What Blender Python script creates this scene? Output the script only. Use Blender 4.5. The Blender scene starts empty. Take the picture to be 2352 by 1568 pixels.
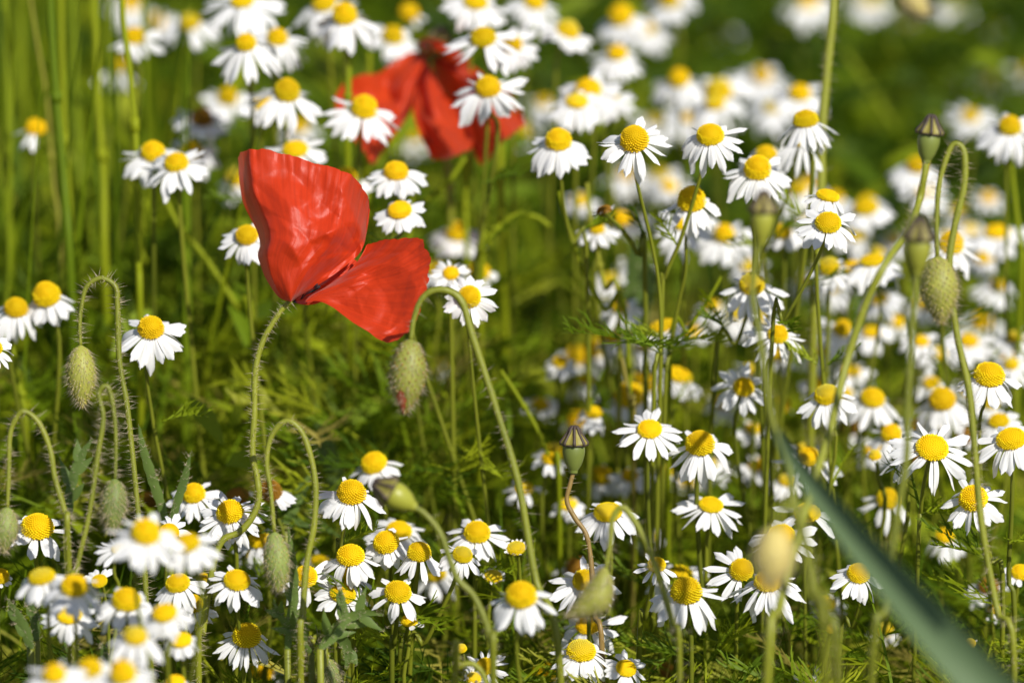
import bpy, math, random
from mathutils import Vector, Matrix, noise
R = math.radians
random.seed(11)
scn = bpy.context.scene
col = scn.collection

# ------------------------------------------------------------------ camera, sky, sun, exposure
FOCUS = 1.5                      # metres to the sharp plane
PITCH = R(20)
LENS = 171.4
cam_d = bpy.data.cameras.new('camera')
cam = bpy.data.objects.new('camera', cam_d); col.objects.link(cam)
cam_d.sensor_width = 36; cam_d.lens = LENS
CAM = Vector((0, -FOCUS * math.cos(PITCH), 0.40 + FOCUS * math.sin(PITCH)))
cam.location = CAM; cam.rotation_euler = (R(90) - PITCH, 0, 0)
cam_d.clip_start = 0.05; cam_d.clip_end = 500
cam_d.dof.use_dof = True; cam_d.dof.focus_distance = FOCUS; cam_d.dof.aperture_fstop = 6.8
cam_d.dof.aperture_blades = 9
scn.camera = cam
SUN_EL, SUN_AZ = R(45), R(143)    # azimuth clockwise from +Y (camera looks along +Y): behind the camera, to its right
w = bpy.data.worlds.new('World'); scn.world = w; w.use_nodes = True
nt = w.node_tree; nt.nodes.clear()
sky = nt.nodes.new('ShaderNodeTexSky'); sky.sky_type = 'NISHITA'; sky.sun_disc = False
sky.sun_elevation = SUN_EL; sky.sun_rotation = SUN_AZ
bg = nt.nodes.new('ShaderNodeBackground'); bg.inputs['Strength'].default_value = 0.07
wo = nt.nodes.new('ShaderNodeOutputWorld')
nt.links.new(sky.outputs[0], bg.inputs[0]); nt.links.new(bg.outputs[0], wo.inputs[0])
sd = bpy.data.lights.new('sun', 'SUN'); sd.energy = 4.2; sd.angle = R(0.53); sd.color = (1.0, 0.965, 0.90)
so = bpy.data.objects.new('sun', sd); col.objects.link(so)
to_sun = Vector((math.sin(SUN_AZ) * math.cos(SUN_EL), math.cos(SUN_AZ) * math.cos(SUN_EL), math.sin(SUN_EL)))
so.rotation_euler = to_sun.to_track_quat('Z', 'Y').to_euler(); so.location = to_sun * 5
vs = scn.view_settings; vs.view_transform = 'Standard'; vs.look = 'None'; vs.exposure = 0.32; vs.gamma = 1.0
vs.use_curve_mapping = False
scn.cycles.use_denoising = True
scn.cycles.max_bounces = 10; scn.cycles.transmission_bounces = 6; scn.cycles.diffuse_bounces = 5
scn.cycles.sample_clamp_indirect = 6

# ------------------------------------------------------------------ measuring: photograph pixel (of 2352 x 1568) at a depth -> place in the meadow
PX = 36.0 / LENS / 2352.0
RT = Vector((1, 0, 0)); FW = Vector((0, math.cos(PITCH), -math.sin(PITCH))); UP = Vector((0, math.sin(PITCH), math.cos(PITCH)))
def at(x, y, z): return CAM + FW * z + RT * ((x - 1176) * PX * z) + UP * ((784 - y) * PX * z)
def px(n, z): return n * PX * z

# ------------------------------------------------------------------ materials
def mat(name, base, rough=0.55, trans=0.0, tcol=None, var=0.0, vscale=120, spec=0.4, attr=None, bump=0.0, bscale=600, sheen=0.0):
    m = bpy.data.materials.new(name); m.use_nodes = True
    t = m.node_tree; N = t.nodes; L = t.links
    b = N['Principled BSDF']; out = N['Material Output']
    b.inputs['Roughness'].default_value = rough
    b.inputs['Specular IOR Level'].default_value = spec
    csock = None
    if attr:
        a = N.new('ShaderNodeAttribute'); a.attribute_name = 'tone'
        r = N.new('ShaderNodeValToRGB'); e = r.color_ramp.elements
        for i, (p, c) in enumerate(attr):
            el = e[i] if i < 2 else e.new(p)
            el.position = p; el.color = (*c, 1)
        L.new(a.outputs['Fac'], r.inputs['Fac']); csock = r.outputs['Color']
    elif var:
        oi = N.new('ShaderNodeObjectInfo')
        tc = N.new('ShaderNodeTexCoord')
        n = N.new('ShaderNodeTexNoise'); n.inputs['Scale'].default_value = vscale; n.inputs['Detail'].default_value = 4
        L.new(tc.outputs['Object'], n.inputs['Vector'])
        add = N.new('ShaderNodeMath'); add.operation = 'ADD'
        mul = N.new('ShaderNodeMath'); mul.operation = 'MULTIPLY'; mul.inputs[1].default_value = 0.6
        L.new(oi.outputs['Random'], mul.inputs[0]); L.new(mul.outputs[0], add.inputs[0]); L.new(n.outputs['Fac'], add.inputs[1])
        r = N.new('ShaderNodeValToRGB'); e = r.color_ramp.elements
        e[0].position = 0.3; e[1].position = 1.1 if False else 1.0
        lo = [c * (1 - var) for c in base]; hi = [min(1, c * (1 + var)) for c in base]
        hi[0] = min(1, hi[0] * (1 + var * .35))
        e[0].color = (*lo, 1); e[1].color = (*hi, 1)
        L.new(add.outputs[0], r.inputs['Fac']); csock = r.outputs['Color']
    if csock: L.new(csock, b.inputs['Base Color'])
    else: b.inputs['Base Color'].default_value = (*base, 1)
    if bump:
        tc2 = N.new('ShaderNodeTexCoord')
        n2 = N.new('ShaderNodeTexNoise'); n2.inputs['Scale'].default_value = bscale; n2.inputs['Detail'].default_value = 3
        L.new(tc2.outputs['Object'], n2.inputs['Vector'])
        bp = N.new('ShaderNodeBump'); bp.inputs['Strength'].default_value = bump; bp.inputs['Distance'].default_value = 0.0004
        L.new(n2.outputs['Fac'], bp.inputs['Height']); L.new(bp.outputs['Normal'], b.inputs['Normal'])
    if sheen: b.inputs['Sheen Weight'].default_value = sheen
    if trans:
        tr = N.new('ShaderNodeBsdfTranslucent')
        if tcol is None and csock: L.new(csock, tr.inputs['Color'])
        else: tr.inputs['Color'].default_value = (*(tcol or base), 1)
        mx = N.new('ShaderNodeMixShader'); mx.inputs[0].default_value = trans
        L.new(b.outputs[0], mx.inputs[1]); L.new(tr.outputs[0], mx.inputs[2]); L.new(mx.outputs[0], out.inputs['Surface'])
    return m

M = {}
M['white'] = mat('white petal', (0.80, 0.80, 0.79), 0.5, 0.22, (0.75, 0.77, 0.72), var=0.05, vscale=300, spec=0.25)
M['yellow'] = mat('yellow florets', (0.75, 0.585, 0.003), 0.6, 0.0, var=0.16, vscale=900, spec=0.2)
M['gold'] = mat('orange gold florets', (0.75, 0.52, 0.003), 0.6, 0.0, var=0.16, vscale=900, spec=0.2)
M['core'] = mat('floret bed', (0.58, 0.41, 0.003), 0.7, 0.0, var=0.2, vscale=900, spec=0.1)  # darker than the florets: shade in the gaps is put into the colour
M['aged'] = mat('aged brown florets', (0.22, 0.12, 0.010), 0.7, 0.0, var=0.3, vscale=900, spec=0.2)  # brown of withered florets, and painted shade on discs lying in shadow
M['pale'] = mat('unopened greenish florets', (0.62, 0.55, 0.06), 0.6, 0.0, var=0.15, vscale=900, spec=0.2)
M['stem'] = mat('chamomile stem', (0.135, 0.165, 0.010), 0.5, 0.12, (0.25, 0.32, 0.02), var=0.35, vscale=60, spec=0.4)
M['pstem'] = mat('poppy stem', (0.175, 0.205, 0.015), 0.48, 0.10, (0.3, 0.36, 0.03), var=0.3, vscale=70, spec=0.45, bump=0.3)
M['rstem'] = mat('reddish stem', (0.15, 0.11, 0.03), 0.45, 0, var=0.4, vscale=50, spec=0.45)
M['hair'] = mat('stem hair', (0.72, 0.62, 0.42), 0.35, 0.35, (0.75, 0.62, 0.4), spec=0.6)
M['bud'] = mat('bud skin', (0.235, 0.26, 0.045), 0.5, 0.05, var=0.3, vscale=250, spec=0.35)
M['budgrey'] = mat('grey green bud skin', (0.17, 0.23, 0.055), 0.55, 0.05, var=0.3, vscale=250, spec=0.3)
M['budtan'] = mat('tan bud skin', (0.48, 0.42, 0.13), 0.6, 0.0, var=0.25, vscale=150, spec=0.3)
M['budtip'] = mat('pale bud bump', (0.34, 0.31, 0.075), 0.5, 0.05, var=0.3, vscale=300)
M['budbrown'] = mat('brownish bud bump', (0.30, 0.205, 0.05), 0.5, 0.05, var=0.4, vscale=150)
M['redtip'] = mat('red petal tip', (0.33, 0.085, 0.04), 0.5, 0.2, (0.4, 0.05, 0.03), var=0.5, vscale=400)
M['capsule'] = mat('capsule skin', (0.135, 0.175, 0.035), 0.4, 0.0, var=0.25, vscale=100, spec=0.45)
M['capgreen'] = mat('yellow green capsule skin', (0.24, 0.26, 0.03), 0.4, 0.0, var=0.2, vscale=100, spec=0.4)
M['ray'] = mat('purplish stigma ray', (0.055, 0.042, 0.032), 0.6, var=0.3)
M['cap'] = mat('stigma cap', (0.20, 0.185, 0.035), 0.55, var=0.3, vscale=200)
M['leaf'] = mat('poppy leaf', (0.10, 0.165, 0.035), 0.45, 0.3, (0.2, 0.3, 0.03), var=0.35, vscale=90, spec=0.4)
M['blue'] = mat('blue green blade', (0.105, 0.165, 0.07), 0.6, 0.12, (0.14, 0.26, 0.07), var=0.15, vscale=30, spec=0.5)
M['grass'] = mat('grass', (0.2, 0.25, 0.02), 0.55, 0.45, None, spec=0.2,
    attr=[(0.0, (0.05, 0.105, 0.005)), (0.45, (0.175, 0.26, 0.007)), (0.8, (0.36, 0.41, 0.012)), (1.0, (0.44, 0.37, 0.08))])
M['stamen'] = mat('black stamen', (0.012, 0.008, 0.012), 0.6)
M['soil'] = mat('soil', (0.05, 0.045, 0.02), 0.9, var=0.5, vscale=25)

def poppy_mat(name, base, blotch, tr=0.3):
    m = bpy.data.materials.new(name); m.use_nodes = True
    t = m.node_tree; N = t.nodes; L = t.links; b = N['Principled BSDF']; out = N['Material Output']
    uv = N.new('ShaderNodeUVMap'); uv.uv_map = 'uv'
    sep = N.new('ShaderNodeSeparateXYZ'); L.new(uv.outputs[0], sep.inputs[0])
    mp = N.new('ShaderNodeMapping'); mp.inputs['Scale'].default_value = (46, 3.0, 1); L.new(uv.outputs[0], mp.inputs[0])
    vein = N.new('ShaderNodeTexNoise'); vein.inputs['Scale'].default_value = 1.0; vein.inputs['Detail'].default_value = 5; vein.inputs['Distortion'].default_value = 0.3
    L.new(mp.outputs[0], vein.inputs['Vector'])
    vr = N.new('ShaderNodeValToRGB'); e = vr.color_ramp.elements
    e[0].position = 0.3; e[0].color = (*[c * 0.86 for c in base], 1); e[1].position = 0.7; e[1].color = (*[min(1, c * 1.08) for c in base], 1)
    L.new(vein.outputs['Fac'], vr.inputs['Fac'])
    nz = N.new('ShaderNodeTexNoise'); nz.inputs['Scale'].default_value = 9; L.new(uv.outputs[0], nz.inputs['Vector'])
    ad = N.new('ShaderNodeMath'); ad.operation = 'MULTIPLY_ADD'; ad.inputs[1].default_value = 0.10; L.new(nz.outputs['Fac'], ad.inputs[0]); L.new(sep.outputs['Y'], ad.inputs[2])
    br = N.new('ShaderNodeValToRGB'); e = br.color_ramp.elements
    e[0].position = blotch; e[0].color = (1, 1, 1, 1); e[1].position = blotch + 0.03; e[1].color = (0, 0, 0, 1)
    L.new(ad.outputs[0], br.inputs['Fac'])
    mx = N.new('ShaderNodeMixRGB'); L.new(br.outputs['Color'], mx.inputs['Fac']); L.new(vr.outputs['Color'], mx.inputs[1]); mx.inputs[2].default_value = (0.012, 0.004, 0.008, 1)
    L.new(mx.outputs[0], b.inputs['Base Color'])
    b.inputs['Roughness'].default_value = 0.47; b.inputs['Specular IOR Level'].default_value = 0.46
    b.inputs['Sheen Weight'].default_value = 0.12; b.inputs['Sheen Roughness'].default_value = 0.4
    fine = N.new('ShaderNodeTexNoise'); fine.inputs['Scale'].default_value = 38; fine.inputs['Detail'].default_value = 6; L.new(uv.outputs[0], fine.inputs['Vector'])
    sm = N.new('ShaderNodeMath'); sm.operation = 'MULTIPLY_ADD'; sm.inputs[1].default_value = 0.6
    L.new(fine.outputs['Fac'], sm.inputs[0]); L.new(vein.outputs['Fac'], sm.inputs[2])
    bp = N.new('ShaderNodeBump'); bp.inputs['Strength'].default_value = 0.24; bp.inputs['Distance'].default_value = 0.0006
    L.new(sm.outputs[0], bp.inputs['Height']); L.new(bp.outputs[0], b.inputs['Normal'])
    tl = N.new('ShaderNodeBsdfTranslucent'); L.new(mx.outputs[0], tl.inputs['Color'])
    ms = N.new('ShaderNodeMixShader'); ms.inputs[0].default_value = tr
    L.new(b.outputs[0], ms.inputs[1]); L.new(tl.outputs[0], ms.inputs[2]); L.new(ms.outputs[0], out.inputs['Surface'])
    return m
M['poppy'] = poppy_mat('poppy petal', (0.68, 0.046, 0.006), -0.2, 0.38)
M['poppyspot'] = poppy_mat('poppy petal with black spot', (0.68, 0.048, 0.008), 0.12, 0.38)
M['poppyfar'] = poppy_mat('orange red poppy petal', (0.76, 0.065, 0.010), 0.10, 0.45)

# ------------------------------------------------------------------ mesh helpers
class MB:
    def __init__(s): s.v = []; s.f = []; s.m = []; s.tone = []; s.t = 0.5
    def add(s, vs, fs, mi=0):
        o = len(s.v); s.v.extend(vs); s.tone.extend([s.t] * len(vs))
        for f in fs: s.f.append(tuple(i + o for i in f)); s.m.append(mi)
    def tube(s, pts, rad, seg=6, mi=0, caps=True):
        n = len(pts); vs = []; fs = []
        ref = None
        for i, p in enumerate(pts):
            d = (pts[min(i + 1, n - 1)] - pts[max(i - 1, 0)])
            if d.length < 1e-9: d = Vector((0, 0, 1))
            d.normalize()
            if ref is None: ref = d.orthogonal().normalized()
            ref = (ref - d * ref.dot(d))
            ref = ref.normalized() if ref.length > 1e-6 else d.orthogonal().normalized()
            b = d.cross(ref)
            r = rad[i] if hasattr(rad, '__len__') else rad
            for k in range(seg):
                a = 2 * math.pi * k / seg
                vs.append(p + ref * (math.cos(a) * r) + b * (math.sin(a) * r))
        for i in range(n - 1):
            for k in range(seg):
                k2 = (k + 1) % seg
                fs.append((i * seg + k, i * seg + k2, (i + 1) * seg + k2, (i + 1) * seg + k))
        if caps: fs.append(tuple(range(seg))[::-1]); fs.append(tuple((n - 1) * seg + k for k in range(seg)))
        s.add(vs, fs, mi)
    def spike(s, p, d, ln, r, mi=0):
        d = d.normalized(); a = d.orthogonal().normalized(); b = d.cross(a)
        vs = [p + (a * math.cos(t) + b * math.sin(t)) * r for t in (0, 2.094, 4.189)] + [p + d * ln]
        s.add(vs, [(0, 1, 3), (1, 2, 3), (2, 0, 3)], mi)
    def ribbon(s, pts, wid, side, fold=0.0, mi=0):
        n = len(pts); vs = []; fs = []
        for i, p in enumerate(pts):
            d = (pts[min(i + 1, n - 1)] - pts[max(i - 1, 0)]).normalized()
            sd_ = side - d * side.dot(d)
            sd_ = sd_.normalized() if sd_.length > 1e-6 else d.orthogonal().normalized()
            nm = sd_.cross(d); wv = wid[i]
            if fold:
                vs += [p - sd_ * wv + nm * (fold * wv), p, p + sd_ * wv + nm * (fold * wv)]
            else: vs += [p - sd_ * wv, p + sd_ * wv]
        c = 3 if fold else 2
        for i in range(n - 1):
            for k in range(c - 1):
                fs.append((i * c + k, i * c + k + 1, (i + 1) * c + k + 1, (i + 1) * c + k))
        s.add(vs, fs, mi)
    def mesh(s, name, mats, smooth=True, tone=False, uv=None):
        me = bpy.data.meshes.new(name)
        me.from_pydata([tuple(v) for v in s.v], [], s.f)
        for m in (mats if isinstance(mats, (list, tuple)) else [mats]): me.materials.append(m)
        me.polygons.foreach_set('material_index', s.m)
        me.polygons.foreach_set('use_smooth', [smooth] * len(s.f))
        if tone:
            a = me.attributes.new('tone', 'FLOAT', 'POINT'); a.data.foreach_set('value', s.tone)
        if uv:
            l = me.uv_layers.new(name='uv')
            for lp in me.loops: l.data[lp.index].uv = uv[lp.vertex_index]
        me.update(); return me

def link(name, me, parent=None, loc=None):
    o = bpy.data.objects.new(name, me); col.objects.link(o)
    if parent: o.parent = parent
    if loc is not None: o.location = loc
    return o
LABELS = {}
def tag(o, label, cat, group=None, dup=False):
    n = len(label.split())
    if not 4 <= n <= 16: print('LABEL LENGTH', n, label)
    if label in LABELS and not dup: print('LABEL TWICE', label)
    LABELS[label] = 1
    o['label'] = label; o['category'] = cat
    if group: o['group'] = group
def thing(name, label, cat, base, group=None, dup=False):
    o = bpy.data.objects.new(name, None); col.objects.link(o); o.location = base; o.empty_display_size = 0.01
    tag(o, label, cat, group, dup); return o
def shift(mb, base):
    mb.v = [v - base for v in mb.v]; return mb
def spline(P, n):
    """Catmull-Rom through the points, n samples"""
    P = [Vector(p) for p in P]
    Q = [P[0] * 2 - P[1]] + P + [P[-1] * 2 - P[-2]]
    out = []
    m = len(P) - 1
    for i in range(n):
        t = i / (n - 1) * m; k = min(int(t), m - 1); t -= k
        a, b, c, d = Q[k], Q[k + 1], Q[k + 2], Q[k + 3]
        out.append(0.5 * ((2 * b) + (c - a) * t + (2 * a - 5 * b + 4 * c - d) * t * t + (3 * b - a - 3 * c + d) * t ** 3))
    return out
def even(pts, step):
    out = [pts[0]]; acc = 0
    for a, b in zip(pts, pts[1:]):
        L = (b - a).length
        if L < 1e-9: continue
        t = step - acc
        while t <= L: out.append(a.lerp(b, t / L)); t += step
        acc = (acc + L) % step
    return out
rnd = random.uniform
def nv(x, y=0, z=0): return noise.noise(Vector((x, y, z)))

# ------------------------------------------------------------------ setting
mb = MB(); N_ = 60
vs_ = []; fs_ = []
for j in range(N_ + 1):
    for i in range(N_ + 1):
        x = (i / N_ * 2 - 1) * 40; y = (j / N_ * 2 - 1) * 40 + 15
        x = math.copysign(abs(x / 40) ** 2.2 * 40, x)
        vs_.append(Vector((x, y, 0 if abs(x) < 4 else 0.02 * nv(x * .3, y * .3))))
for j in range(N_):
    for i in range(N_):
        a = j * (N_ + 1) + i; fs_.append((a, a + 1, a + N_ + 2, a + N_ + 1))
mb.add(vs_, fs_)
g = link('ground', mb.mesh('ground', M['soil'])); g['kind'] = 'structure'

# grass and herb leaves growing thickly between the flowers: nobody could count them
def blade(mb, x, y, h, wd, lean, az, tone):
    mb.t = tone
    pts = []; n = 6
    d = Vector((math.cos(az), math.sin(az), 0))
    for i in range(n):
        t = i / (n - 1)
        pts.append(Vector((x, y, -0.002)) + Vector((0, 0, h * (t - 0.25 * lean * t * t))) + d * (h * 0.55 * lean * t * t))
    sd_ = Vector((math.cos(az + 1.57 + rnd(-.5, .5)), math.sin(az + 1.57 + rnd(-.5, .5)), 0))
    mb.ribbon(pts, [wd * (1 - (i / (n - 1)) ** 2.2) + 0.0002 for i in range(n)], sd_, 0.35)
def thread(mb, p, d, ln, tone, pairs=7, th=0.00035):
    """a feathery, thread-cut leaf"""
    mb.t = tone
    up = Vector((0, 0, 1)); sd_ = d.cross(up); sd_ = sd_.normalized() if sd_.length > .05 else Vector((1, 0, 0))
    nrm = sd_.cross(d)
    rib = [p + d * (ln * t) + Vector((0, 0, -ln * .25 * t * t)) for t in (0, .25, .5, .75, 1)]
    mb.ribbon(rib, [th * 1.3, th * 1.3, th * 1.2, th, th * .5], sd_)
    for k in range(pairs):
        t = 0.15 + 0.85 * k / pairs; q = p + d * (ln * t) + Vector((0, 0, -ln * .25 * t * t))
        for s in (-1, 1):
            L = ln * (0.42 - 0.28 * t) * rnd(.7, 1.2)
            dd = (d * rnd(.6, 1.0) + sd_ * s * rnd(.6, 1) + nrm * rnd(-.2, .6)).normalized()
            e = q + dd * L
            mb.ribbon([q, q.lerp(e, .5), e], [th, th * .9, th * .3], nrm + sd_ * .3)
            for m in (.45, .7):
                e0 = q.lerp(e, m); d2 = (dd + d * rnd(-.2, .9) + sd_ * s * rnd(-.6, .2) + nrm * rnd(-.5, .5)).normalized()
                mb.ribbon([e0, e0 + d2 * L * .45], [th * .9, th * .3], nrm + sd_ * .4)
gr = MB()
def half(y): return 0.118 * (y + 1.55) + 0.05
def canopy(x, y):
    hgt = .25 if y < -.08 else (.315 if y < .05 else .348)
    if x > 0 and y > .05: hgt = min(hgt, .292 + .05 * max(0, y - .12))
    return hgt
def clump(x, y): return nv(x * 11, y * 9, 1.7) + .6 * nv(x * 27, y * 20, 4.2)
for i in range(5600):
    y = -0.42 + 2.6 * random.random() ** 1.25
    if random.random() < .2: x = rnd(-.75, .75)
    else: x = rnd(-1, 1) * half(y)
    left = x < -0.5 * half(y) and y > .1
    cl = clump(x, y)
    if cl < -.05 and random.random() < .72 and not left: continue
    h = canopy(x, y) * rnd(.5, .98) * (1.12 if left else 1) * (1 + .25 * max(-.6, min(.3, cl)))
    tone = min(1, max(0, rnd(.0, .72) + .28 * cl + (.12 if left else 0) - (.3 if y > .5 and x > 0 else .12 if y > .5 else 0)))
    if random.random() < .06: tone = rnd(.9, 1)
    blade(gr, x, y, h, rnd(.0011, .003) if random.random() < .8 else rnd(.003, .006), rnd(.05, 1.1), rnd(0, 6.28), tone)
for i in range(340):
    y = rnd(.12, .95); hw = .105 * (y + 1.5)
    blade(gr, -hw * rnd(.66, 1.5), y, rnd(.36, .5), rnd(.001, .0028), rnd(0, .45), rnd(0, 6.28), min(1, max(0, rnd(.08, .85))))
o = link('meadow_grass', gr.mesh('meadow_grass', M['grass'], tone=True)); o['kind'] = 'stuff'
tag(o, 'dense green grass and stalks growing between all the flowers', 'grass')
fo = MB()
for i in range(11500):
    y = -0.30 + 1.6 * random.random() ** 1.5
    x = rnd(-1, 1) * (half(y) if random.random() < .85 else .7)
    cl = clump(x + 3, y)
    if cl < -.2 and random.random() < .6: continue
    p = Vector((x, y, canopy(x, y) * 1.01 * (1 - .55 * random.random() ** 1.4) - .02)); a = rnd(0, 6.28)
    d = Vector((math.cos(a), math.sin(a), rnd(.0, 1.1))).normalized()
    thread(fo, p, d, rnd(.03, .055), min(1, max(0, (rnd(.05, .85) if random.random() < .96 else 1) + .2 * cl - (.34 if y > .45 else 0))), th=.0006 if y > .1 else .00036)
for i in range(2800):
    # small toothed herb leaves, broad enough to catch the light as patches
    y = rnd(.04, 1.5); x = rnd(-1, 1) * half(y); cl = clump(x, y + 5)
    if cl < 0: continue
    p = Vector((x, y, canopy(x, y) * rnd(.6, 1))); a = rnd(0, 6.28); d = Vector((math.cos(a), math.sin(a), rnd(.2, 1.5))).normalized(); L = rnd(.02, .05); fo.t = rnd(.15, .85)
    sd_ = d.cross(Vector((rnd(-1, 1), rnd(-1, 1), rnd(-1, 1)))).normalized()
    fo.ribbon([p + d * (L * t) + Vector((0, 0, -.3 * L * t * t)) for t in (0, .25, .5, .75, 1)], [.0008, .003, .0045, .003, .0002], sd_, .25)
o = link('feathery_foliage', fo.mesh('feathery_foliage', M['grass'], tone=True)); o['kind'] = 'stuff'
tag(o, 'fine feathery thread-like chamomile foliage filling the meadow', 'foliage')
# ------------------------------------------------------------------ chamomile
def petal_mesh(k):
    rs = random.Random(100 + k); nx, ny = 9, 6
    cv = rs.uniform(-.04, .22) if k < 14 else rs.uniform(.35, .7); tw = rs.uniform(-.35, .35); cup = rs.uniform(-.05, .22); notch = rs.uniform(.01, .045); sk = rs.uniform(-.06, .06)
    mb = MB(); vs = []; fs = []
    for i in range(nx + 1):
        t = i / nx
        wd = 0.5 * (0.42 + 0.58 * math.sin(min(1, t / .62) * math.pi / 2)) if t < .62 else 0.5 * max(0.0, 1 - ((t - .62) / .40) ** 3.2) ** .5 * 1.0
        wd = max(wd, .12)
        for j in range(ny + 1):
            s = j / ny * 2 - 1
            tip = (notch * math.cos(s * math.pi * 2.5) - .10 * s * s) * max(0, (t - .72) / .28)
            y = s * wd
            z = -cv * t * t - cup * (y * y) * 1.1 + 0.018 * math.cos(s * math.pi * 2.0) * math.sin(math.pi * min(1, t + .1)) + y * tw * t
            vs.append(Vector((t + tip, y + sk * t * t * 3, z)))
    for i in range(nx):
        for j in range(ny):
            a = i * (ny + 1) + j; fs.append((a, a + ny + 1, a + ny + 2, a + 1))
    mb.add(vs, fs); return mb.mesh('petal', M['white'])
PET = [petal_mesh(k) for k in range(18)]
DISC = {}
def disc_mesh(h, kind, seed):
    """a dome of radius 1 and height h packed with tiny florets in spirals"""
    key = (round(h * 5) / 5, kind, seed)
    if key in DISC: return DISC[key]
    h = key[0]; rs = random.Random(seed * 7 + 3)
    mb = MB(); seg = 20; rings = 7; vs = []; fs = []
    for i in range(rings + 1):
        a = i / rings * math.pi / 2
        for k in range(seg): vs.append(Vector((math.cos(a) ** .85 * .93 * math.cos(k / seg * 6.2832), math.cos(a) ** .85 * .93 * math.sin(k / seg * 6.2832), h * .93 * math.sin(a))))
    for i in range(rings):
        for k in range(seg): fs.append((i * seg + k, i * seg + (k + 1) % seg, (i + 1) * seg + (k + 1) % seg, (i + 1) * seg + k))
    fs.append(tuple(rings * seg + k for k in range(seg)))
    vs += [Vector((.93 * math.cos(k / seg * 6.2832), .93 * math.sin(k / seg * 6.2832), -.18)) for k in range(seg)]
    b = (rings + 1) * seg
    for k in range(seg): fs.append((b + k, b + (k + 1) % seg, (k + 1) % seg, k))
    mb.add(vs, fs, 2)
    n = 300; top = rs.uniform(.25, .62) if kind != 'aged' else .15
    for i in range(n):
        t = (i + .5) / n; th = i * 2.39996
        a = math.pi / 2 * (1 - t ** .62)
        rr = math.cos(a) ** .85; p = Vector((rr * math.cos(th), rr * math.sin(th), h * math.sin(a)))
        nr = Vector((math.cos(a) * math.cos(th) * h, math.cos(a) * math.sin(th) * h, math.sin(a))).normalized()
        inner = t < top
        s = (.050 if inner else .060) * (1 + .25 * rs.random()) * (.7 + .3 * h); ln = s * (1.5 if inner else 2.0 + rs.random())
        nr = (nr + Vector((rs.uniform(-1, 1), rs.uniform(-1, 1), rs.uniform(-1, 1))) * (.08 if inner else .28)).normalized()
        u = nr.orthogonal().normalized(); v = nr.cross(u); pv = []
        p = p - nr * .05
        for q in range(5):
            c = u * math.cos(q * 1.2566) + v * math.sin(q * 1.2566); pv.append(p + c * s * .62)
        for q in range(5):
            c = u * math.cos(q * 1.2566) + v * math.sin(q * 1.2566); pv.append(p + nr * ln * .75 + c * s * (.85 if inner else 1.0))
        pv.append(p + nr * ln * (1.25 if inner else .95))
        ff = [(q, (q + 1) % 5, 5 + (q + 1) % 5, 5 + q) for q in range(5)] + [(5 + q, 5 + (q + 1) % 5, 10) for q in range(5)]
        mb.add(pv, ff, 1 if inner else 0)
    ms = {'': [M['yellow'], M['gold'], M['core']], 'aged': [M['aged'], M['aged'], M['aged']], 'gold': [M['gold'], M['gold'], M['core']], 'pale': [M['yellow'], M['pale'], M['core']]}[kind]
    DISC[key] = mb.mesh('disc', ms, smooth=True); return DISC[key]

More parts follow.
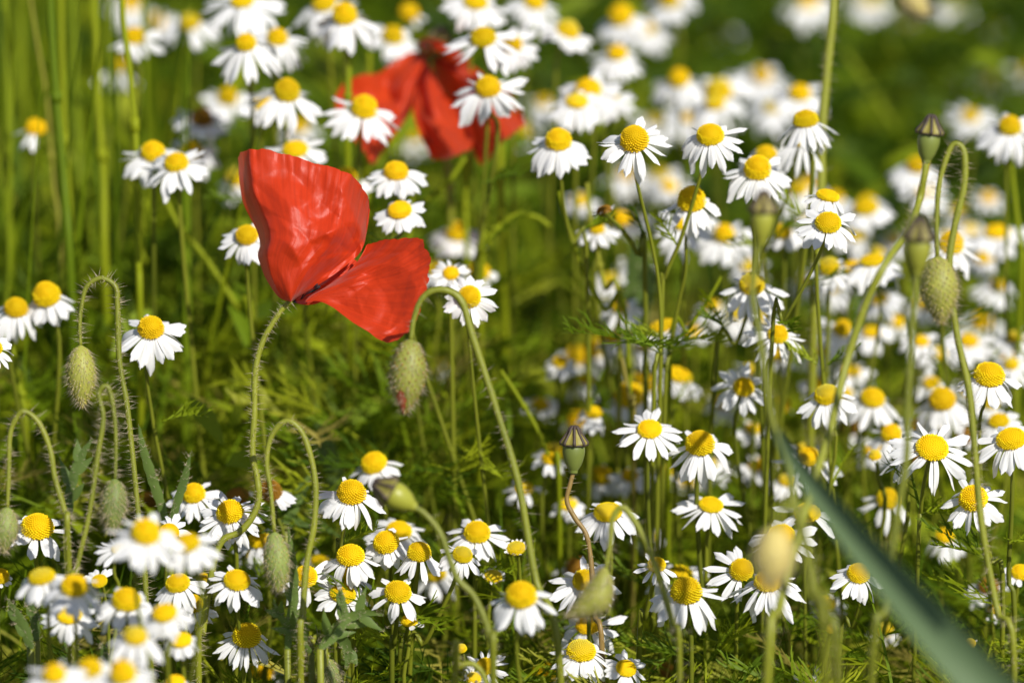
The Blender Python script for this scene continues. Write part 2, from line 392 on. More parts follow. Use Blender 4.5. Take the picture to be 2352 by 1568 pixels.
GC = 'chamomile flowers in the meadow'
def chamomile(x, y, w, dh, Rh, z, label, e=38, roll=0, droop=28, n=17, keep=None, kind='', leafy=None, lean=None, gap=0.0, pw=0.355, up=0.0, via=None, dup=False):
    random.seed(int(x * 7 + y * 13))
    if roll == 0: roll = max(-20, min(20, random.gauss(0, 8)))
    droop = max(4, random.gauss(19, 8)) if droop == 28 else droop * .85
    if z > 1.62 and n > 12 and not keep: pw += .05; n += 2
    er, ro = R(e), R(roll); r = px(w, z) / 2 * .96
    q = max(2 * dh / w - math.sin(er), math.sin(er) + .02)
    h = min(1.35, max(.35, math.sqrt(max(0, q * q - math.sin(er) ** 2)) / math.cos(er)))
    A = (RT * (math.sin(ro) * math.cos(er)) + UP * (math.cos(ro) * math.cos(er)) - FW * math.sin(er)).normalized()
    B1 = RT * math.cos(ro) - UP * math.sin(ro); B2 = A.cross(B1)
    off = r * (math.sqrt(h * h * math.cos(er) ** 2 + math.sin(er) ** 2) - math.sin(er)) / 2
    C = at(x, y, z) - (RT * math.sin(ro) + UP * math.cos(ro)) * off
    lx, ly = lean if lean else (random.gauss(0, .035), rnd(-.02, .05))
    base = Vector((C.x + lx, C.y + ly + .01, 0))
    t = thing('chamomile', label, 'flower', base, GC + ', deep out of focus' if dup else GC, dup)
    st = MB(); H = C - A * (r * .15)
    pts = spline([H, H - A * .008, H - A * .012 + Vector((0, 0, -.022)), H.lerp(base, .45) + Vector((rnd(-.006, .006), rnd(-.006, .006), 0)), H.lerp(base, .75) + Vector((rnd(-.008, .008), 0, 0)), base - Vector((0, 0, .002))], 26)
    if via:
        V = [at(a_, b_, z + .004 + .006 * k) for k, (a_, b_) in enumerate(via)]
        base = Vector((V[-1].x + (V[-1].x - V[0].x) * .3, V[-1].y + .01, 0)); t.location = base
        pts = spline([H] + V + [V[-1].lerp(base, .5), base - Vector((0, 0, .002))], 26)
    rs = rnd(.00056, .00078)
    st.tube(pts, [rs * (.85 + .5 * i / 25) for i in range(26)], 7)
    # green involucre under the head
    cu = [C - A * (r * s) for s in (.75, .6, .35, .1)]
    st.tube(cu, [r * .18, r * .5, r * .82, r * .9], 12)
    link('stem', shift(st, base).mesh('stem', M['stem']), t)
    if leafy is None: leafy = 1.40 < z < 1.66
    if leafy:
        for k in range(random.choice((1, 2, 3, 3))):
            i = random.randint(10, 20); a = rnd(0, 6.28); lf = MB()
            thread(lf, pts[i], Vector((math.cos(a), math.sin(a), rnd(.4, 1.2))).normalized(), rnd(.016, .034), rnd(.2, .7), 7, .00034)
            link('leaf', shift(lf, base).mesh('leaf', M['grass'], tone=True), t)
    if kind == '' and random.random() < .24: kind = random.choice(('gold', 'pale'))
    h = max(.33, h * rnd(.86, 1.04)); gap = gap or random.choice((0, 0, 0, .05))
    d = link('disc', disc_mesh(h, kind, random.randint(0, 2)), t)
    Mx = Matrix((B1, B2, A)).transposed().to_4x4()
    d.matrix_local = Matrix.Translation(C - base) @ Mx @ Matrix.Rotation(rnd(0, 6.28), 4, 'Z') @ Matrix.Scale(r, 4)
    L = max(px(Rh * 1.05, z) - r * .82, r * .3) / math.cos(R(droop))
    ph0 = rnd(0, 20)
    for k in range(n):
        az = ph0 + 360 * k / n + rnd(-7, 7)
        a_ = az % 360
        if keep and not any((a0 <= a_ <= a1) or (a0 <= a_ + 360 <= a1) for a0, a1 in keep): continue
        if random.random() < gap: continue
        dr = R(droop + random.gauss(0, 8) - up * max(0, math.sin(R(az)))); dd = B1 * math.cos(R(az)) + B2 * math.sin(R(az))
        X = dd * math.cos(dr) - A * math.sin(dr); Z = A * math.cos(dr) + dd * math.sin(dr); Y = Z.cross(X)
        tw = rnd(-.3, .3); Y2 = Y * math.cos(tw) + Z * math.sin(tw); Z2 = Z * math.cos(tw) - Y * math.sin(tw)
        ln = L * min(1.1, random.gauss(.97, .07)); wd = min(2 * r * pw, ln * .62) * rnd(.85, 1.15)
        p = link('petal', random.choice(PET), t)
        p.matrix_local = Matrix.Translation(C + dd * (r * .80) - A * (r * (.06 + .05 * (k % 2))) - base) @ Matrix((X, Y2, Z2)).transposed().to_4x4() @ Matrix.Diagonal((ln, wd, ln, 1))
    return t

def c(*a, **k): chamomile(*a, **k)
LOW = ((180, 360),)
# --- top edge and the far rows behind
c(300, 8, 40, 36, 62, 1.95, 'dim chamomile cut by the top edge above the flower behind a grass stem')
c(310, 82, 46, 42, 72, 1.72, 'chamomile half hidden behind the rightmost tall grass stem, near top left', keep=((200, 400),))
c(268, 150, 38, 40, 68, 1.85, 'blurred chamomile split by a grass stem, two white petal clumps showing below', keep=((220, 340),), n=13)
c(357, 48, 40, 36, 62, 1.98, 'pale out of focus chamomile with greyish petals behind the upper left flowers')
c(435, 50, 46, 42, 72, 1.80, 'blurred chamomile left of the big top edge flower, petals drooping lower right', keep=((150, 220), (260, 390)))
c(557, 2, 54, 36, 92, 1.68, 'wide white chamomile cut by the top edge above the tall domed one', n=19)
c(565, 97, 47, 46, 80, 1.62, 'chamomile with rounded yellow centre and petals swept left, below wide top edge flower', roll=-8, n=18)
c(638, 85, 47, 42, 78, 1.67, 'chamomile overlapping its left neighbour, right one of the touching pair near top', roll=8, n=18)
c(745, 8, 56, 40, 74, 1.72, 'chamomile cut by the top edge, partly behind a taller domed flower', n=17)
c(792, 33, 55, 54, 80, 1.65, 'chamomile with tall yellow dome at the top edge, front of a pair', n=18, droop=34)
c(940, 28, 46, 40, 40, 1.80, 'bare dull yellow chamomile head with hardly any petals above the far poppy', n=6, kind='gold', keep=((300, 400),))
c(903, 82, 50, 42, 62, 1.75, 'chamomile with lopsided drooping petals upper left of the far poppy', roll=14)
c(1093, 4, 56, 40, 78, 1.70, 'chamomile cut by the top edge right above the far poppy', n=18)
c(1110, 86, 58, 46, 88, 1.62, 'broad chamomile touching the top right side of the far poppy', n=20)
c(1178, 102, 42, 44, 62, 1.68, 'chamomile facing forward just right of the broad one over the far poppy', e=55, droop=15)
c(1228, 5, 48, 36, 72, 1.76, 'chamomile cut by the top edge, next right of one above far poppy')
c(1306, 66, 52, 44, 66, 1.72, 'tilted chamomile leaning right with its petals hanging in a slope near top', roll=24, e=28)
c(1426, 36, 54, 50, 66, 1.84, 'soft chamomile with golden dome left of a blurred pair, top centre right')
c(1480, 62, 52, 40, 72, 1.92, 'hazy chamomile touching the right side of a golden domed one near top')
c(1540, 3, 48, 36, 66, 1.92, 'hazy chamomile cut by the top edge, right of centre', n=14)
c(1660, 72, 36, 24, 52, 2.3, 'very faint greyish chamomile blur against dark green near top right', kind='pale')
c(1418, 122, 46, 36, 62, 1.76, 'round white chamomile with small flat centre below the hazy top pair', n=19)
c(1350, 203, 60, 50, 80, 1.68, 'chamomile with large golden centre, upper one of two overlapping centres', n=18)
c(1325, 232, 52, 36, 70, 1.66, 'chamomile with centre overlapped from behind by a larger golden centre', n=17)
c(1400, 226, 40, 32, 60, 1.72, 'small chamomile crowding right of the two overlapping golden centres')
c(1248, 234, 32, 28, 56, 1.98, 'pale blurred chamomile between the far poppy and the overlapping golden centres')
c(1197, 300, 42, 40, 45, 1.95, 'yellow blurred chamomile at the right tip of the far poppy', gap=.4)
c(1560, 180, 47, 46, 72, 1.80, 'blurred chamomile with upright golden dome, left end of the soft white row', n=18)
c(1650, 205, 62, 60, 78, 1.82, 'blurred chamomile with the largest yellow dome of the soft white row', n=17)
c(1642, 236, 46, 36, 72, 1.78, 'blurred chamomile tucked below the largest dome of the soft white row')
c(1750, 172, 44, 40, 74, 1.98, 'big soft white chamomile with dull centre, right of the largest blurred dome', n=18)
c(1775, 245, 42, 30, 72, 1.90, 'hazy chamomile with pale yellow speck low in the soft white row', kind='pale', n=18)
c(1583, 270, 34, 26, 70, 1.88, 'hazy chamomile behind the sharp round-centred flower, small pale centre', n=18)
c(1837, 212, 50, 42, 68, 1.76, 'blurred chamomile with golden dome at right end of the soft white row', n=17)
c(1505, 275, 36, 26, 62, 1.95, 'faint white chamomile blur behind and between two sharp upper flowers', kind='pale')
c(1855, 5, 50, 36, 66, 2.10, 'faint chamomile blur at the top edge left of the tall hairy stem')
c(1997, 2, 44, 26, 66, 2.2, 'wide white chamomile blur at the top edge right of the tall hairy stem', kind='pale', n=18)
c(2085, 58, 36, 26, 52, 2.3, 'greyish chamomile blur hanging under the tan bud at top right', kind='pale')
c(2190, 8, 40, 32, 56, 2.2, 'blurred chamomile at the top edge right of the tan bud')
c(2285, 58, 34, 26, 44, 2.3, 'small chamomile blur near the top right corner', kind='pale', n=12)
c(2275, 182, 36, 26, 66, 2.20, 'isolated whitish chamomile blur in dark green, upper right', kind='pale', n=13)
c(2215, 190, 30, 20, 44, 2.25, 'faint grey chamomile blur left of an isolated whitish one, upper right', kind='pale', n=9)
c(2350, 160, 34, 26, 50, 2.15, 'faint chamomile blur cut by the upper right edge', kind='pale', n=12)
c(2228, 266, 42, 34, 64, 1.92, 'dull blurred chamomile between dark capsule and the bright right edge flower')
c(2320, 287, 53, 50, 78, 1.64, 'bright chamomile with squarish yellow dome at the upper right edge', n=18)
c(2106, 378, 46, 44, 66, 1.76, 'chamomile hidden behind the dark crowned capsule, white petals out to its left', n=15)
# --- left side, upper
c(83, 290, 46, 42, 62, 1.70, 'tattered chamomile with three petals left, beside grass at the left edge', keep=((150, 195), (215, 305)), n=11, kind='gold', e=30)
c(465, 270, 50, 44, 66, 1.72, 'chamomile with dull brownish centre, beneath a paler flower, upper left', kind='aged', n=17)
c(524, 222, 46, 44, 62, 1.80, 'paler blurred chamomile above right of the brown centred one')
c(603, 237, 50, 26, 60, 1.66, 'chamomile with flat narrow centre peeking out left of the tall dome', n=15)
c(660, 208, 58, 66, 90, 1.62, 'chamomile with very tall egg-yolk dome left of the far poppy', n=19, droop=32)
c(688, 290, 36, 34, 52, 1.88, 'dim chamomile below the very tall dome, left of the far poppy')
c(437, 347, 52, 42, 64, 1.72, 'chamomile behind the pair left of the large poppy, its centre between theirs')
c(352, 349, 55, 46, 74, 1.61, 'left chamomile of the touching pair beside tall grass, left of large poppy', n=17)
c(405, 373, 55, 44, 80, 1.59, 'right front chamomile of the touching pair left of the large poppy', n=18)
c(545, 408, 46, 44, 58, 1.78, 'blurred chamomile peeking out behind the left edge of the large poppy')
c(567, 540, 52, 46, 66, 1.56, 'white chamomile tucked against the lower left side of the large poppy', n=18, e=50, droop=15)
c(678, 342, 58, 42, 76, 1.62, 'chamomile rising right behind the top rim of the large poppy', n=18)
c(795, 404, 50, 42, 66, 1.64, 'chamomile peeking out behind the upper right rim of the large poppy')
c(837, 246, 58, 62, 86, 1.62, 'chamomile with tall dome in front of the left side of the far poppy', n=18, droop=24)
c(1121, 198, 58, 60, 86, 1.61, 'chamomile with tall dome in front of the right side of the far poppy', n=19, droop=22)
c(950, 312, 40, 34, 56, 1.95, 'whitish chamomile seen through the gap between the far poppy petals')
c(910, 393, 55, 44, 70, 1.58, 'upper chamomile of the stacked pair right of the large poppy', n=18)
c(918, 482, 55, 42, 62, 1.56, 'lower chamomile of the stacked pair right of the large poppy', n=17, e=42)
c(1050, 532, 52, 46, 66, 1.72, 'blurred chamomile standing alone right of the large poppy', n=16)
c(998, 613, 42, 46, 50, 1.66, 'yellow chamomile just right of the large poppy lower petal')
c(1036, 627, 37, 32, 48, 1.57, 'small chamomile with thin spiky spread petals above a nodding stem', e=55, droop=0, n=14, pw=.29)
c(1100, 622, 50, 40, 46, 1.68, 'blurred bare yellow chamomile behind the spiky small one', gap=.6)
c(1078, 682, 52, 50, 66, 1.53, 'open chamomile facing forward behind the arch of the thick nodding stem', e=62, droop=8, n=15)
c(37, 706, 53, 46, 68, 1.58, 'chamomile at the left edge with a dark speck on its centre', n=16, roll=6, droop=36)
c(107, 676, 62, 68, 62, 1.58, 'chamomile with tall cone leaning left, right of the left edge flower', roll=-12, n=16, droop=42)
c(347, 751, 59, 62, 84, 1.525, 'large lone white chamomile behind the arched bud stem at left', n=18, droop=24, e=42)
c(-22, 800, 55, 40, 56, 1.50, 'chamomile mostly out of frame, one petal showing at left edge', n=15)
c(650, 870, 38, 38, 22, 1.85, 'round blurred yellow button without petals below the large poppy', n=0, kind='pale')
c(1003, 838, 30, 26, 40, 1.90, 'dim whitish chamomile blur right of the red tipped bud', kind='pale', n=10)
# --- right half, upper middle
c(1283, 319, 60, 58, 76, 1.57, 'chamomile with barrel dome, leftmost of the three sharp upper flowers', n=19, droop=34, via=[(1288, 400), (1296, 480), (1316, 560), (1350, 640)])
c(1457, 320, 64, 63, 84, 1.52, 'sharp chamomile with round golden centre and separate petals all around', n=20, e=48, droop=12, pw=.30, via=[(1460, 400), (1478, 480), (1497, 560), (1514, 660), (1518, 800), (1500, 950)])
c(1631, 310, 62, 50, 80, 1.53, 'sharp chamomile on a dark thin stem, right of the round-centred one', n=19, e=40, droop=26, pw=.31, via=[(1614, 385), (1590, 470), (1560, 560), (1526, 645), (1519, 760)])
c(1740, 386, 60, 58, 80, 1.55, 'sharp chamomile directly above the brown crowned capsule', n=19, e=44, droop=22)
c(1760, 354, 50, 40, 60, 1.62, 'chamomile centre showing above and behind the one over the brown capsule', n=15)
c(1850, 273, 58, 38, 72, 1.57, 'chamomile with flat centre and long petals hanging straight, beside tall hairy stem', n=18, e=22, droop=46)
c(1842, 325, 40, 24, 70, 1.60, 'chamomile tucked under the long hanging petals beside the tall stem', n=15, droop=45, e=22, keep=LOW, via=[(1828, 360), (1812, 440), (1780, 520), (1752, 580), (1742, 650)])
c(1440, 400, 40, 30, 62, 1.95, 'soft chamomile blur below the sharp round-centred flower', n=16)
c(1518, 402, 40, 32, 62, 1.95, 'soft chamomile blur behind the dark stems, next to another blur', n=16)
c(1588, 458, 63, 66, 72, 1.55, 'chamomile with tall golden dome crossed by a thin dark stem', n=15, droop=34, gap=.15, via=[(1576, 540), (1575, 620), (1560, 690), (1542, 800), (1526, 960)])
c(1570, 515, 44, 30, 78, 1.63, 'chamomile mostly hidden beneath the golden dome crossed by a stem', n=17)
c(1663, 537, 46, 44, 74, 1.70, 'soft white chamomile right of the flower under the stem-crossed dome', n=18, e=48)
c(1372, 525, 34, 26, 52, 1.62, 'small chamomile below the withered brownish head', n=16, e=32)
c(1386, 480, 36, 18, 32, 1.56, 'withered chamomile side-on with curled whitish petals on a bent stalk', e=8, roll=-18, kind='aged', n=9, droop=-30, pw=.2, via=[(1402, 502), (1440, 540), (1466, 590), (1482, 650)])
c(1426, 502, 38, 36, 26, 1.72, 'bare orange blurred chamomile head behind the withered one', n=0, kind='gold')
c(1424, 702, 36, 36, 58, 1.66, 'chamomile with small centre and petals spread left, middle of the meadow', n=15, e=42)
c(1521, 748, 60, 24, 62, 1.60, 'chamomile with low flat centre between two thin dark stems', n=15, e=22, droop=30)
c(1727, 650, 58, 54, 78, 1.56, 'chamomile whose centre is crossed by the brown capsule stem', n=16, droop=30, via=[(1716, 720), (1690, 790), (1640, 860)])
c(1902, 448, 55, 28, 54, 1.53, 'small tilted chamomile standing directly above the sharp one with oval centre', n=16, roll=12, e=20, droop=36)
c(1902, 511, 60, 50, 75, 1.51, 'sharp chamomile with oval golden centre and widely spaced petals, upper right', n=15, e=46, droop=16, via=[(1888, 570), (1850, 650), (1800, 740), (1772, 800)])
c(1797, 530, 42, 38, 50, 1.64, 'blurred chamomile left of the sharp oval centred one', n=14)
c(1832, 433, 46, 34, 60, 1.80, 'dim chamomile blur behind a pale stem, upper right')
c(1989, 474, 58, 42, 62, 1.74, 'blurred golden chamomile right of the stacked sharp pair', n=16)
c(1905, 612, 46, 42, 56, 1.61, 'chamomile at left of the trio behind the curving capsule stem', n=16)
c(1960, 614, 46, 36, 50, 1.66, 'middle chamomile of the trio behind the curving capsule stem', n=15)
c(2004, 597, 58, 28, 72, 1.62, 'chamomile with flat wide centre at right of the trio, on curving stem', n=17, e=24)
c(2185, 557, 56, 58, 74, 1.60, 'chamomile behind the twin stems of the right hand nodding bud', n=16, roll=8)
c(2290, 531, 58, 34, 70, 1.74, 'blurred chamomile with flat centre near right edge, beside the nodding bud', n=16, e=26)
c(2255, 737, 46, 40, 56, 1.80, 'dull ochre chamomile blur right of the nodding bud', kind='gold')
c(1787, 767, 46, 42, 70, 1.55, 'ragged chamomile with narrow spiky petals between crossing stems', n=17, pw=.27, e=48, droop=8)
c(1936, 754, 42, 38, 64, 1.66, 'blurred chamomile between the curving capsule stem and a thin stem', n=16)
c(2225, 782, 46, 32, 64, 1.70, 'blurred chamomile just below right of the nodding bud', n=16)
# --- middle right
c(1323, 816, 48, 50, 46, 1.76, 'blurred chamomile with few petals, left one of two yellow blurs', gap=.4)
c(1368, 798, 55, 46, 56, 1.76, 'blurred chamomile, right one of two yellow blurs in the middle', gap=.3)
c(1345, 870, 34, 22, 50, 1.72, 'chamomile with two white petals fanning down under the yellow blurs', keep=((215, 325),), n=12, e=20)
c(1445, 906, 66, 58, 58, 1.64, 'chamomile with wide yellow centre crossed by a pale dry stalk', gap=.25)
c(1484, 882, 52, 38, 50, 1.70, 'yellow chamomile blur behind the dry stalk crossed one', gap=.4)
c(1560, 859, 62, 34, 58, 1.65, 'chamomile tilted right with orange flat centre between two stems', roll=16, e=22)
c(1708, 889, 48, 44, 68, 1.57, 'chamomile with raised petals at upper left and a dark bug-like stain', e=58, droop=-4, n=15, keep=((0, 200), (225, 360)))
c(1328, 962, 48, 50, 44, 1.70, 'bare golden chamomile above the green upright capsule', gap=.75, kind='gold')
c(1492, 984, 57, 44, 80, 1.53, 'sharp wide chamomile with feathery leaves below, left of a taller dome', n=17, e=42, droop=14)
c(1608, 1015, 66, 68, 80, 1.53, 'chamomile with tall egg dome right of the wide one', n=15, droop=34, gap=.12)
c(1275, 1035, 40, 46, 44, 1.66, 'chamomile partly hidden left of the upright capsule', keep=((150, 300),))
c(1381, 1089, 49, 54, 54, 1.64, 'blurred chamomile lower right of the upright capsule', n=14)
c(1581, 1102, 46, 32, 46, 1.72, 'dim chamomile beneath the tall egg dome', n=13)
c(1745, 1068, 46, 50, 30, 1.70, 'bare orange chamomile dome right of the tall egg dome', gap=.85, kind='gold')
c(1396, 1176, 66, 42, 74, 1.52, 'sharp chamomile with a nodding stem arching over its centre', n=19, droop=32)
c(1633, 1158, 57, 36, 80, 1.54, 'wide flat white chamomile alone above the lower centre right', n=18, e=34, droop=18)
c(1899, 904, 58, 50, 74, 1.54, 'chamomile with centre crossed by the long curving capsule stem', n=18, droop=26)
c(2004, 913, 55, 44, 66, 1.62, 'chamomile right behind the long curving stem, squarish centre', n=17)
c(2047, 993, 48, 44, 60, 1.60, 'chamomile below the squarish centred one, left of a blurred straight stem', n=16)
c(2164, 914, 60, 62, 72, 1.61, 'chamomile with tall soft dome between the straight stem and right bud stem', n=18)
c(2272, 860, 71, 54, 76, 1.52, 'sharp chamomile with large yolk centre beside the right bud stem', n=15, roll=6, droop=38, e=34)
c(2294, 965, 48, 36, 56, 1.60, 'soft chamomile directly beneath the large yolk centred one', n=15)
c(2322, 824, 50, 40, 40, 1.72, 'dull orange chamomile blur at the right edge', gap=.6, kind='gold')
c(2141, 1027, 75, 60, 102, 1.50, 'sharpest chamomile with ringed orange top, right of the blurred straight stem', n=21, e=46, droop=14, pw=.29, via=[(2122, 1110), (2115, 1180), (2108, 1300)])
c(2090, 1050, 40, 40, 66, 1.53, 'chamomile peeking out at left from under the sharpest ringed one', keep=((170, 250),), kind='aged', n=20, pw=.27)
c(2322, 1007, 70, 48, 88, 1.50, 'sharp chamomile cut by the right edge, fan of petals below', n=20, e=36, droop=24, pw=.30, via=[(2326, 1080), (2323, 1200), (2317, 1330), (2330, 1480)])
c(2235, 1144, 66, 58, 78, 1.50, 'sharp chamomile with seven or so gaps in its petals, lower right', n=16, e=50, droop=16, pw=.31, gap=.05, via=[(2258, 1220), (2278, 1290), (2304, 1400)])
c(1857, 1047, 52, 62, 84, 1.57, 'chamomile with cylinder dome behind the blue-green blade tip', n=13, keep=((240, 370), (160, 200)), droop=22)
c(1797, 926, 40, 44, 34, 1.68, 'dim twin toned orange chamomile behind the leftmost capsule stem', gap=.7, kind='gold')
c(1950, 982, 48, 36, 50, 1.72, 'chamomile with brown shaded centre and one pale petal, beside curving stem', kind='aged', keep=((260, 300),), n=14)
c(2040, 1143, 53, 52, 62, 1.60, 'chamomile left of the blurred straight stem, lower right, drooping petals', n=15, droop=40)
c(2214, 1001, 42, 36, 36, 1.64, 'brownish chamomile centre beside the right bud stem', gap=.6, kind='aged')
c(1855, 1176, 62, 42, 84, 1.53, 'chamomile crossed by two blurred stems, left of the blue-green blade', n=14, droop=18, keep=((150, 230), (290, 390)))
c(2009, 1045, 28, 26, 18, 1.56, 'tiny yellow chamomile button bud on a thin stalk, right side', n=10, droop=-60, kind='pale', pw=.30)
# --- lower left
c(445, 1131, 52, 46, 66, 1.54, 'chamomile with dark leaf shadow lying on it, behind a dark curved leaf', n=16)
c(528, 1173, 62, 56, 78, 1.50, 'sharp full chamomile beside the bend of the large poppy stem', n=24, e=44, droop=14, pw=.32)
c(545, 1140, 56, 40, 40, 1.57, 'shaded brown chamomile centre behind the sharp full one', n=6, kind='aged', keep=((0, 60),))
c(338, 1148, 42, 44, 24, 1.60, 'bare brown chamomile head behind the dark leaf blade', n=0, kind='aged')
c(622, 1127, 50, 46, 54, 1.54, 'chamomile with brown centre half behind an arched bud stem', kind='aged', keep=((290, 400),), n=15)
c(858, 1061, 59, 50, 62, 1.57, 'chamomile with a split-looking centre above the tilted capsule', n=15, keep=((140, 380),), gap=.15)
c(808, 1128, 65, 58, 80, 1.50, 'sharp chamomile left of the tilted capsule, long petals below', n=17, e=36, droop=26, via=[(790, 1215), (780, 1270), (776, 1340)])
c(87, 1208, 74, 58, 80, 1.49, 'large sharp chamomile alone near the lower left edge', n=12, e=36, droop=16, gap=.06)
c(96, 1322, 62, 36, 66, 1.41, 'soft chamomile, left one of an overlapping pair, lower left', n=16, e=26, roll=-8, droop=36)
c(172, 1342, 62, 54, 80, 1.40, 'soft chamomile in front, right one of the overlapping lower left pair', n=16, droop=24)
c(336, 1219, 66, 60, 90, 1.36, 'big blurred foreground chamomile, left of two side by side at left', n=17, droop=26)
c(430, 1245, 57, 44, 72, 1.37, 'big blurred foreground chamomile, right of two side by side at left', n=16, droop=30)
c(390, 1220, 44, 34, 58, 1.49, 'sharp chamomile peeking up between the two big blurred ones', n=15, keep=((-30, 130),), e=50, droop=5)
c(275, 1262, 40, 26, 56, 1.45, 'chamomile largely hidden under the left big blurred one', n=15, keep=((120, 260),))
c(292, 1374, 65, 56, 76, 1.42, 'chamomile half in shade with drooping grey petals, lower left cluster', n=18, droop=30)
c(160, 1412, 58, 30, 68, 1.44, 'shaded chamomile under the front flower of the lower left pair', n=17, droop=22)
c(408, 1337, 56, 44, 64, 1.48, 'sharp frilly centred chamomile left of the large poppy lower stem', n=14, droop=34)
c(378, 1407, 58, 40, 60, 1.38, 'soft oval centred chamomile below the sharp frilly centred one', n=17, droop=32)
c(445, 1385, 44, 50, 62, 1.51, 'chamomile with centre overhung by petals of the frilly centred one', n=16, droop=30, keep=((240, 380),))
c(545, 1329, 61, 50, 72, 1.48, 'sharp chamomile with half its centre shaded, right of poppy stem', n=19, e=38, droop=24, pw=.30, via=[(546, 1400), (553, 1480), (560, 1560)])
c(312, 1459, 54, 40, 68, 1.35, 'blurred white chamomile above the bottom edge blurs, lower left', n=17)
c(416, 1469, 50, 30, 44, 1.42, 'soft chamomile left of the poppy stem near the bottom', n=15, droop=38)
c(567, 1458, 64, 54, 70, 1.49, 'sharp chamomile with steeply folded narrow petals near the bottom, left', n=22, droop=40, pw=.18)
c(125, 1544, 52, 50, 74, 1.32, 'blurred chamomile on the bottom edge, leftmost of three', n=15)
c(207, 1532, 54, 44, 60, 1.34, 'blurred chamomile on the bottom edge, middle of three', n=15)
c(283, 1543, 60, 54, 74, 1.32, 'blurred chamomile on the bottom edge, rightmost of three', n=17)
c(402, 1565, 46, 30, 48, 1.42, 'chamomile barely showing at the bottom edge left of poppy stem', n=14)
c(228, 1334, 38, 18, 44, 1.48, 'chamomile with thin centre and raised petals behind the lower left pair', n=14, e=50, droop=0, keep=((30, 150),))
c(467, 1327, 30, 30, 34, 1.54, 'small blurred chamomile immediately left of the poppy stem', n=12)
c(2, 1322, 40, 34, 28, 1.50, 'ragged white chamomile cut by the lower left edge', n=12)
c(594, 1237, 50, 40, 60, 1.56, 'chamomile in shade behind the grey-green hanging bud', n=15)
c(585, 1275, 36, 28, 54, 1.60, 'shaded greyish chamomile under the sharp full one', n=14)
# --- lower middle
c(805, 1272, 63, 52, 68, 1.50, 'sharp chamomile with deep frilly dome in the lower middle cluster, left', n=18, e=34, droop=32)
c(887, 1244, 60, 52, 56, 1.51, 'sharp round frilly chamomile in front of a softer one, cluster top', n=16, e=44, droop=26)
c(916, 1218, 60, 42, 74, 1.56, 'softer chamomile behind the round frilly one, lower middle cluster', n=18)
c(963, 1264, 54, 46, 60, 1.50, 'chamomile with brown tipped crown and folded down petals, cluster centre', n=12, e=28, droop=44, via=[(958, 1320), (950, 1390), (935, 1460), (918, 1560)])
c(1096, 1220, 60, 52, 72, 1.53, 'chamomile with smooth striped dome right of the drooping capsule stem', n=19, e=42, droop=24, roll=6, via=[(1098, 1300), (1090, 1420)])
c(1063, 1271, 46, 40, 54, 1.50, 'small frilly chamomile below left of the smooth striped dome', n=14, droop=32, via=[(1046, 1330), (1010, 1410), (975, 1480), (940, 1540)])
c(703, 1322, 52, 54, 74, 1.50, 'chamomile crossed by an arched bud stem, petals to the right', n=15, e=54, droop=10, keep=((-75, 75), (200, 300)))
c(788, 1362, 60, 44, 64, 1.50, 'chamomile behind the pointed poppy leaves, lower middle', n=15, droop=28)
c(803, 1322, 52, 36, 56, 1.53, 'shaded chamomile under the deep frilly dome', n=14, keep=((270, 350),), kind='gold')
c(914, 1358, 61, 50, 68, 1.49, 'sharp starry chamomile low in the middle, above a ragged small one', n=14, e=40, droop=24, via=[(912, 1420), (905, 1480), (900, 1560)])
c(940, 1421, 38, 30, 38, 1.50, 'ragged small chamomile with lumpy bare centre, lower middle', n=8, e=20, droop=10, gap=.2)
c(735, 1288, 44, 30, 40, 1.60, 'blurred yellow chamomile behind the arched stem, lower middle', gap=.4)
c(1000, 1317, 48, 36, 56, 1.60, 'pale yellowish blurred chamomile behind the cluster right side', kind='pale', n=15)
c(1133, 1323, 42, 30, 25, 1.53, 'half opened chamomile with short upright petals, left one of two', n=17, droop=-62, kind='pale', pw=.16)
c(1185, 1258, 44, 32, 25, 1.52, 'half opened chamomile with short upright petals, right beside thick stem', n=17, droop=-62, kind='pale', pw=.16)
c(1197, 1364, 70, 62, 86, 1.42, 'soft chamomile with tall squarish dome behind the thick hairy stem', n=16, droop=34)
c(1115, 1529, 42, 38, 54, 1.49, 'chamomile with thin separate petals beside small arch at bottom edge', n=16, e=55, droop=2, pw=.2)
c(1060, 1487, 24, 24, 13, 1.50, 'tiny round greenish chamomile bud near the bottom', n=0, kind='pale')
c(1088, 1556, 34, 26, 22, 1.47, 'closed chamomile bud under the small arch at the bottom edge', n=14, droop=-70, kind='pale', pw=.2)
c(603, 1537, 52, 46, 60, 1.60, 'blurred chamomile at bottom with one long petal pointing right', keep=((-10, 50),), n=13, kind='gold')
# --- lower right
c(1341, 1331, 52, 48, 86, 1.51, 'chamomile covered by the bent hairy bud, petals at both sides', n=17, e=46, droop=14)
c(1351, 1434, 58, 42, 80, 1.53, 'chamomile beneath the bent hairy bud', n=15, droop=20)
c(1335, 1492, 67, 50, 74, 1.49, 'sharp chamomile near the bottom with a thick stem grazing its left', n=19, e=36, droop=26)
c(1438, 1534, 48, 36, 54, 1.49, 'small sharp chamomile at the bottom edge with neat flat centre', n=16, e=48, droop=10, pw=.30)
c(1508, 1295, 42, 36, 52, 1.50, 'small chamomile with sparse ragged petals and stem across it', n=10, e=40, droop=18, gap=.1, pw=.29, via=[(1498, 1350), (1482, 1420), (1468, 1500)])
c(1576, 1353, 71, 66, 88, 1.48, 'largest sharp chamomile with high frilly dome, lower right of centre', n=17, e=36, droop=28, via=[(1580, 1440), (1588, 1560)])
c(1562, 1318, 60, 40, 86, 1.57, 'soft chamomile showing above and left of the largest sharp one', n=14)
c(1703, 1307, 54, 52, 82, 1.51, 'chamomile left of the blurred tan bud, big petals to the left', n=15, e=54, droop=8, keep=((90, 270),))
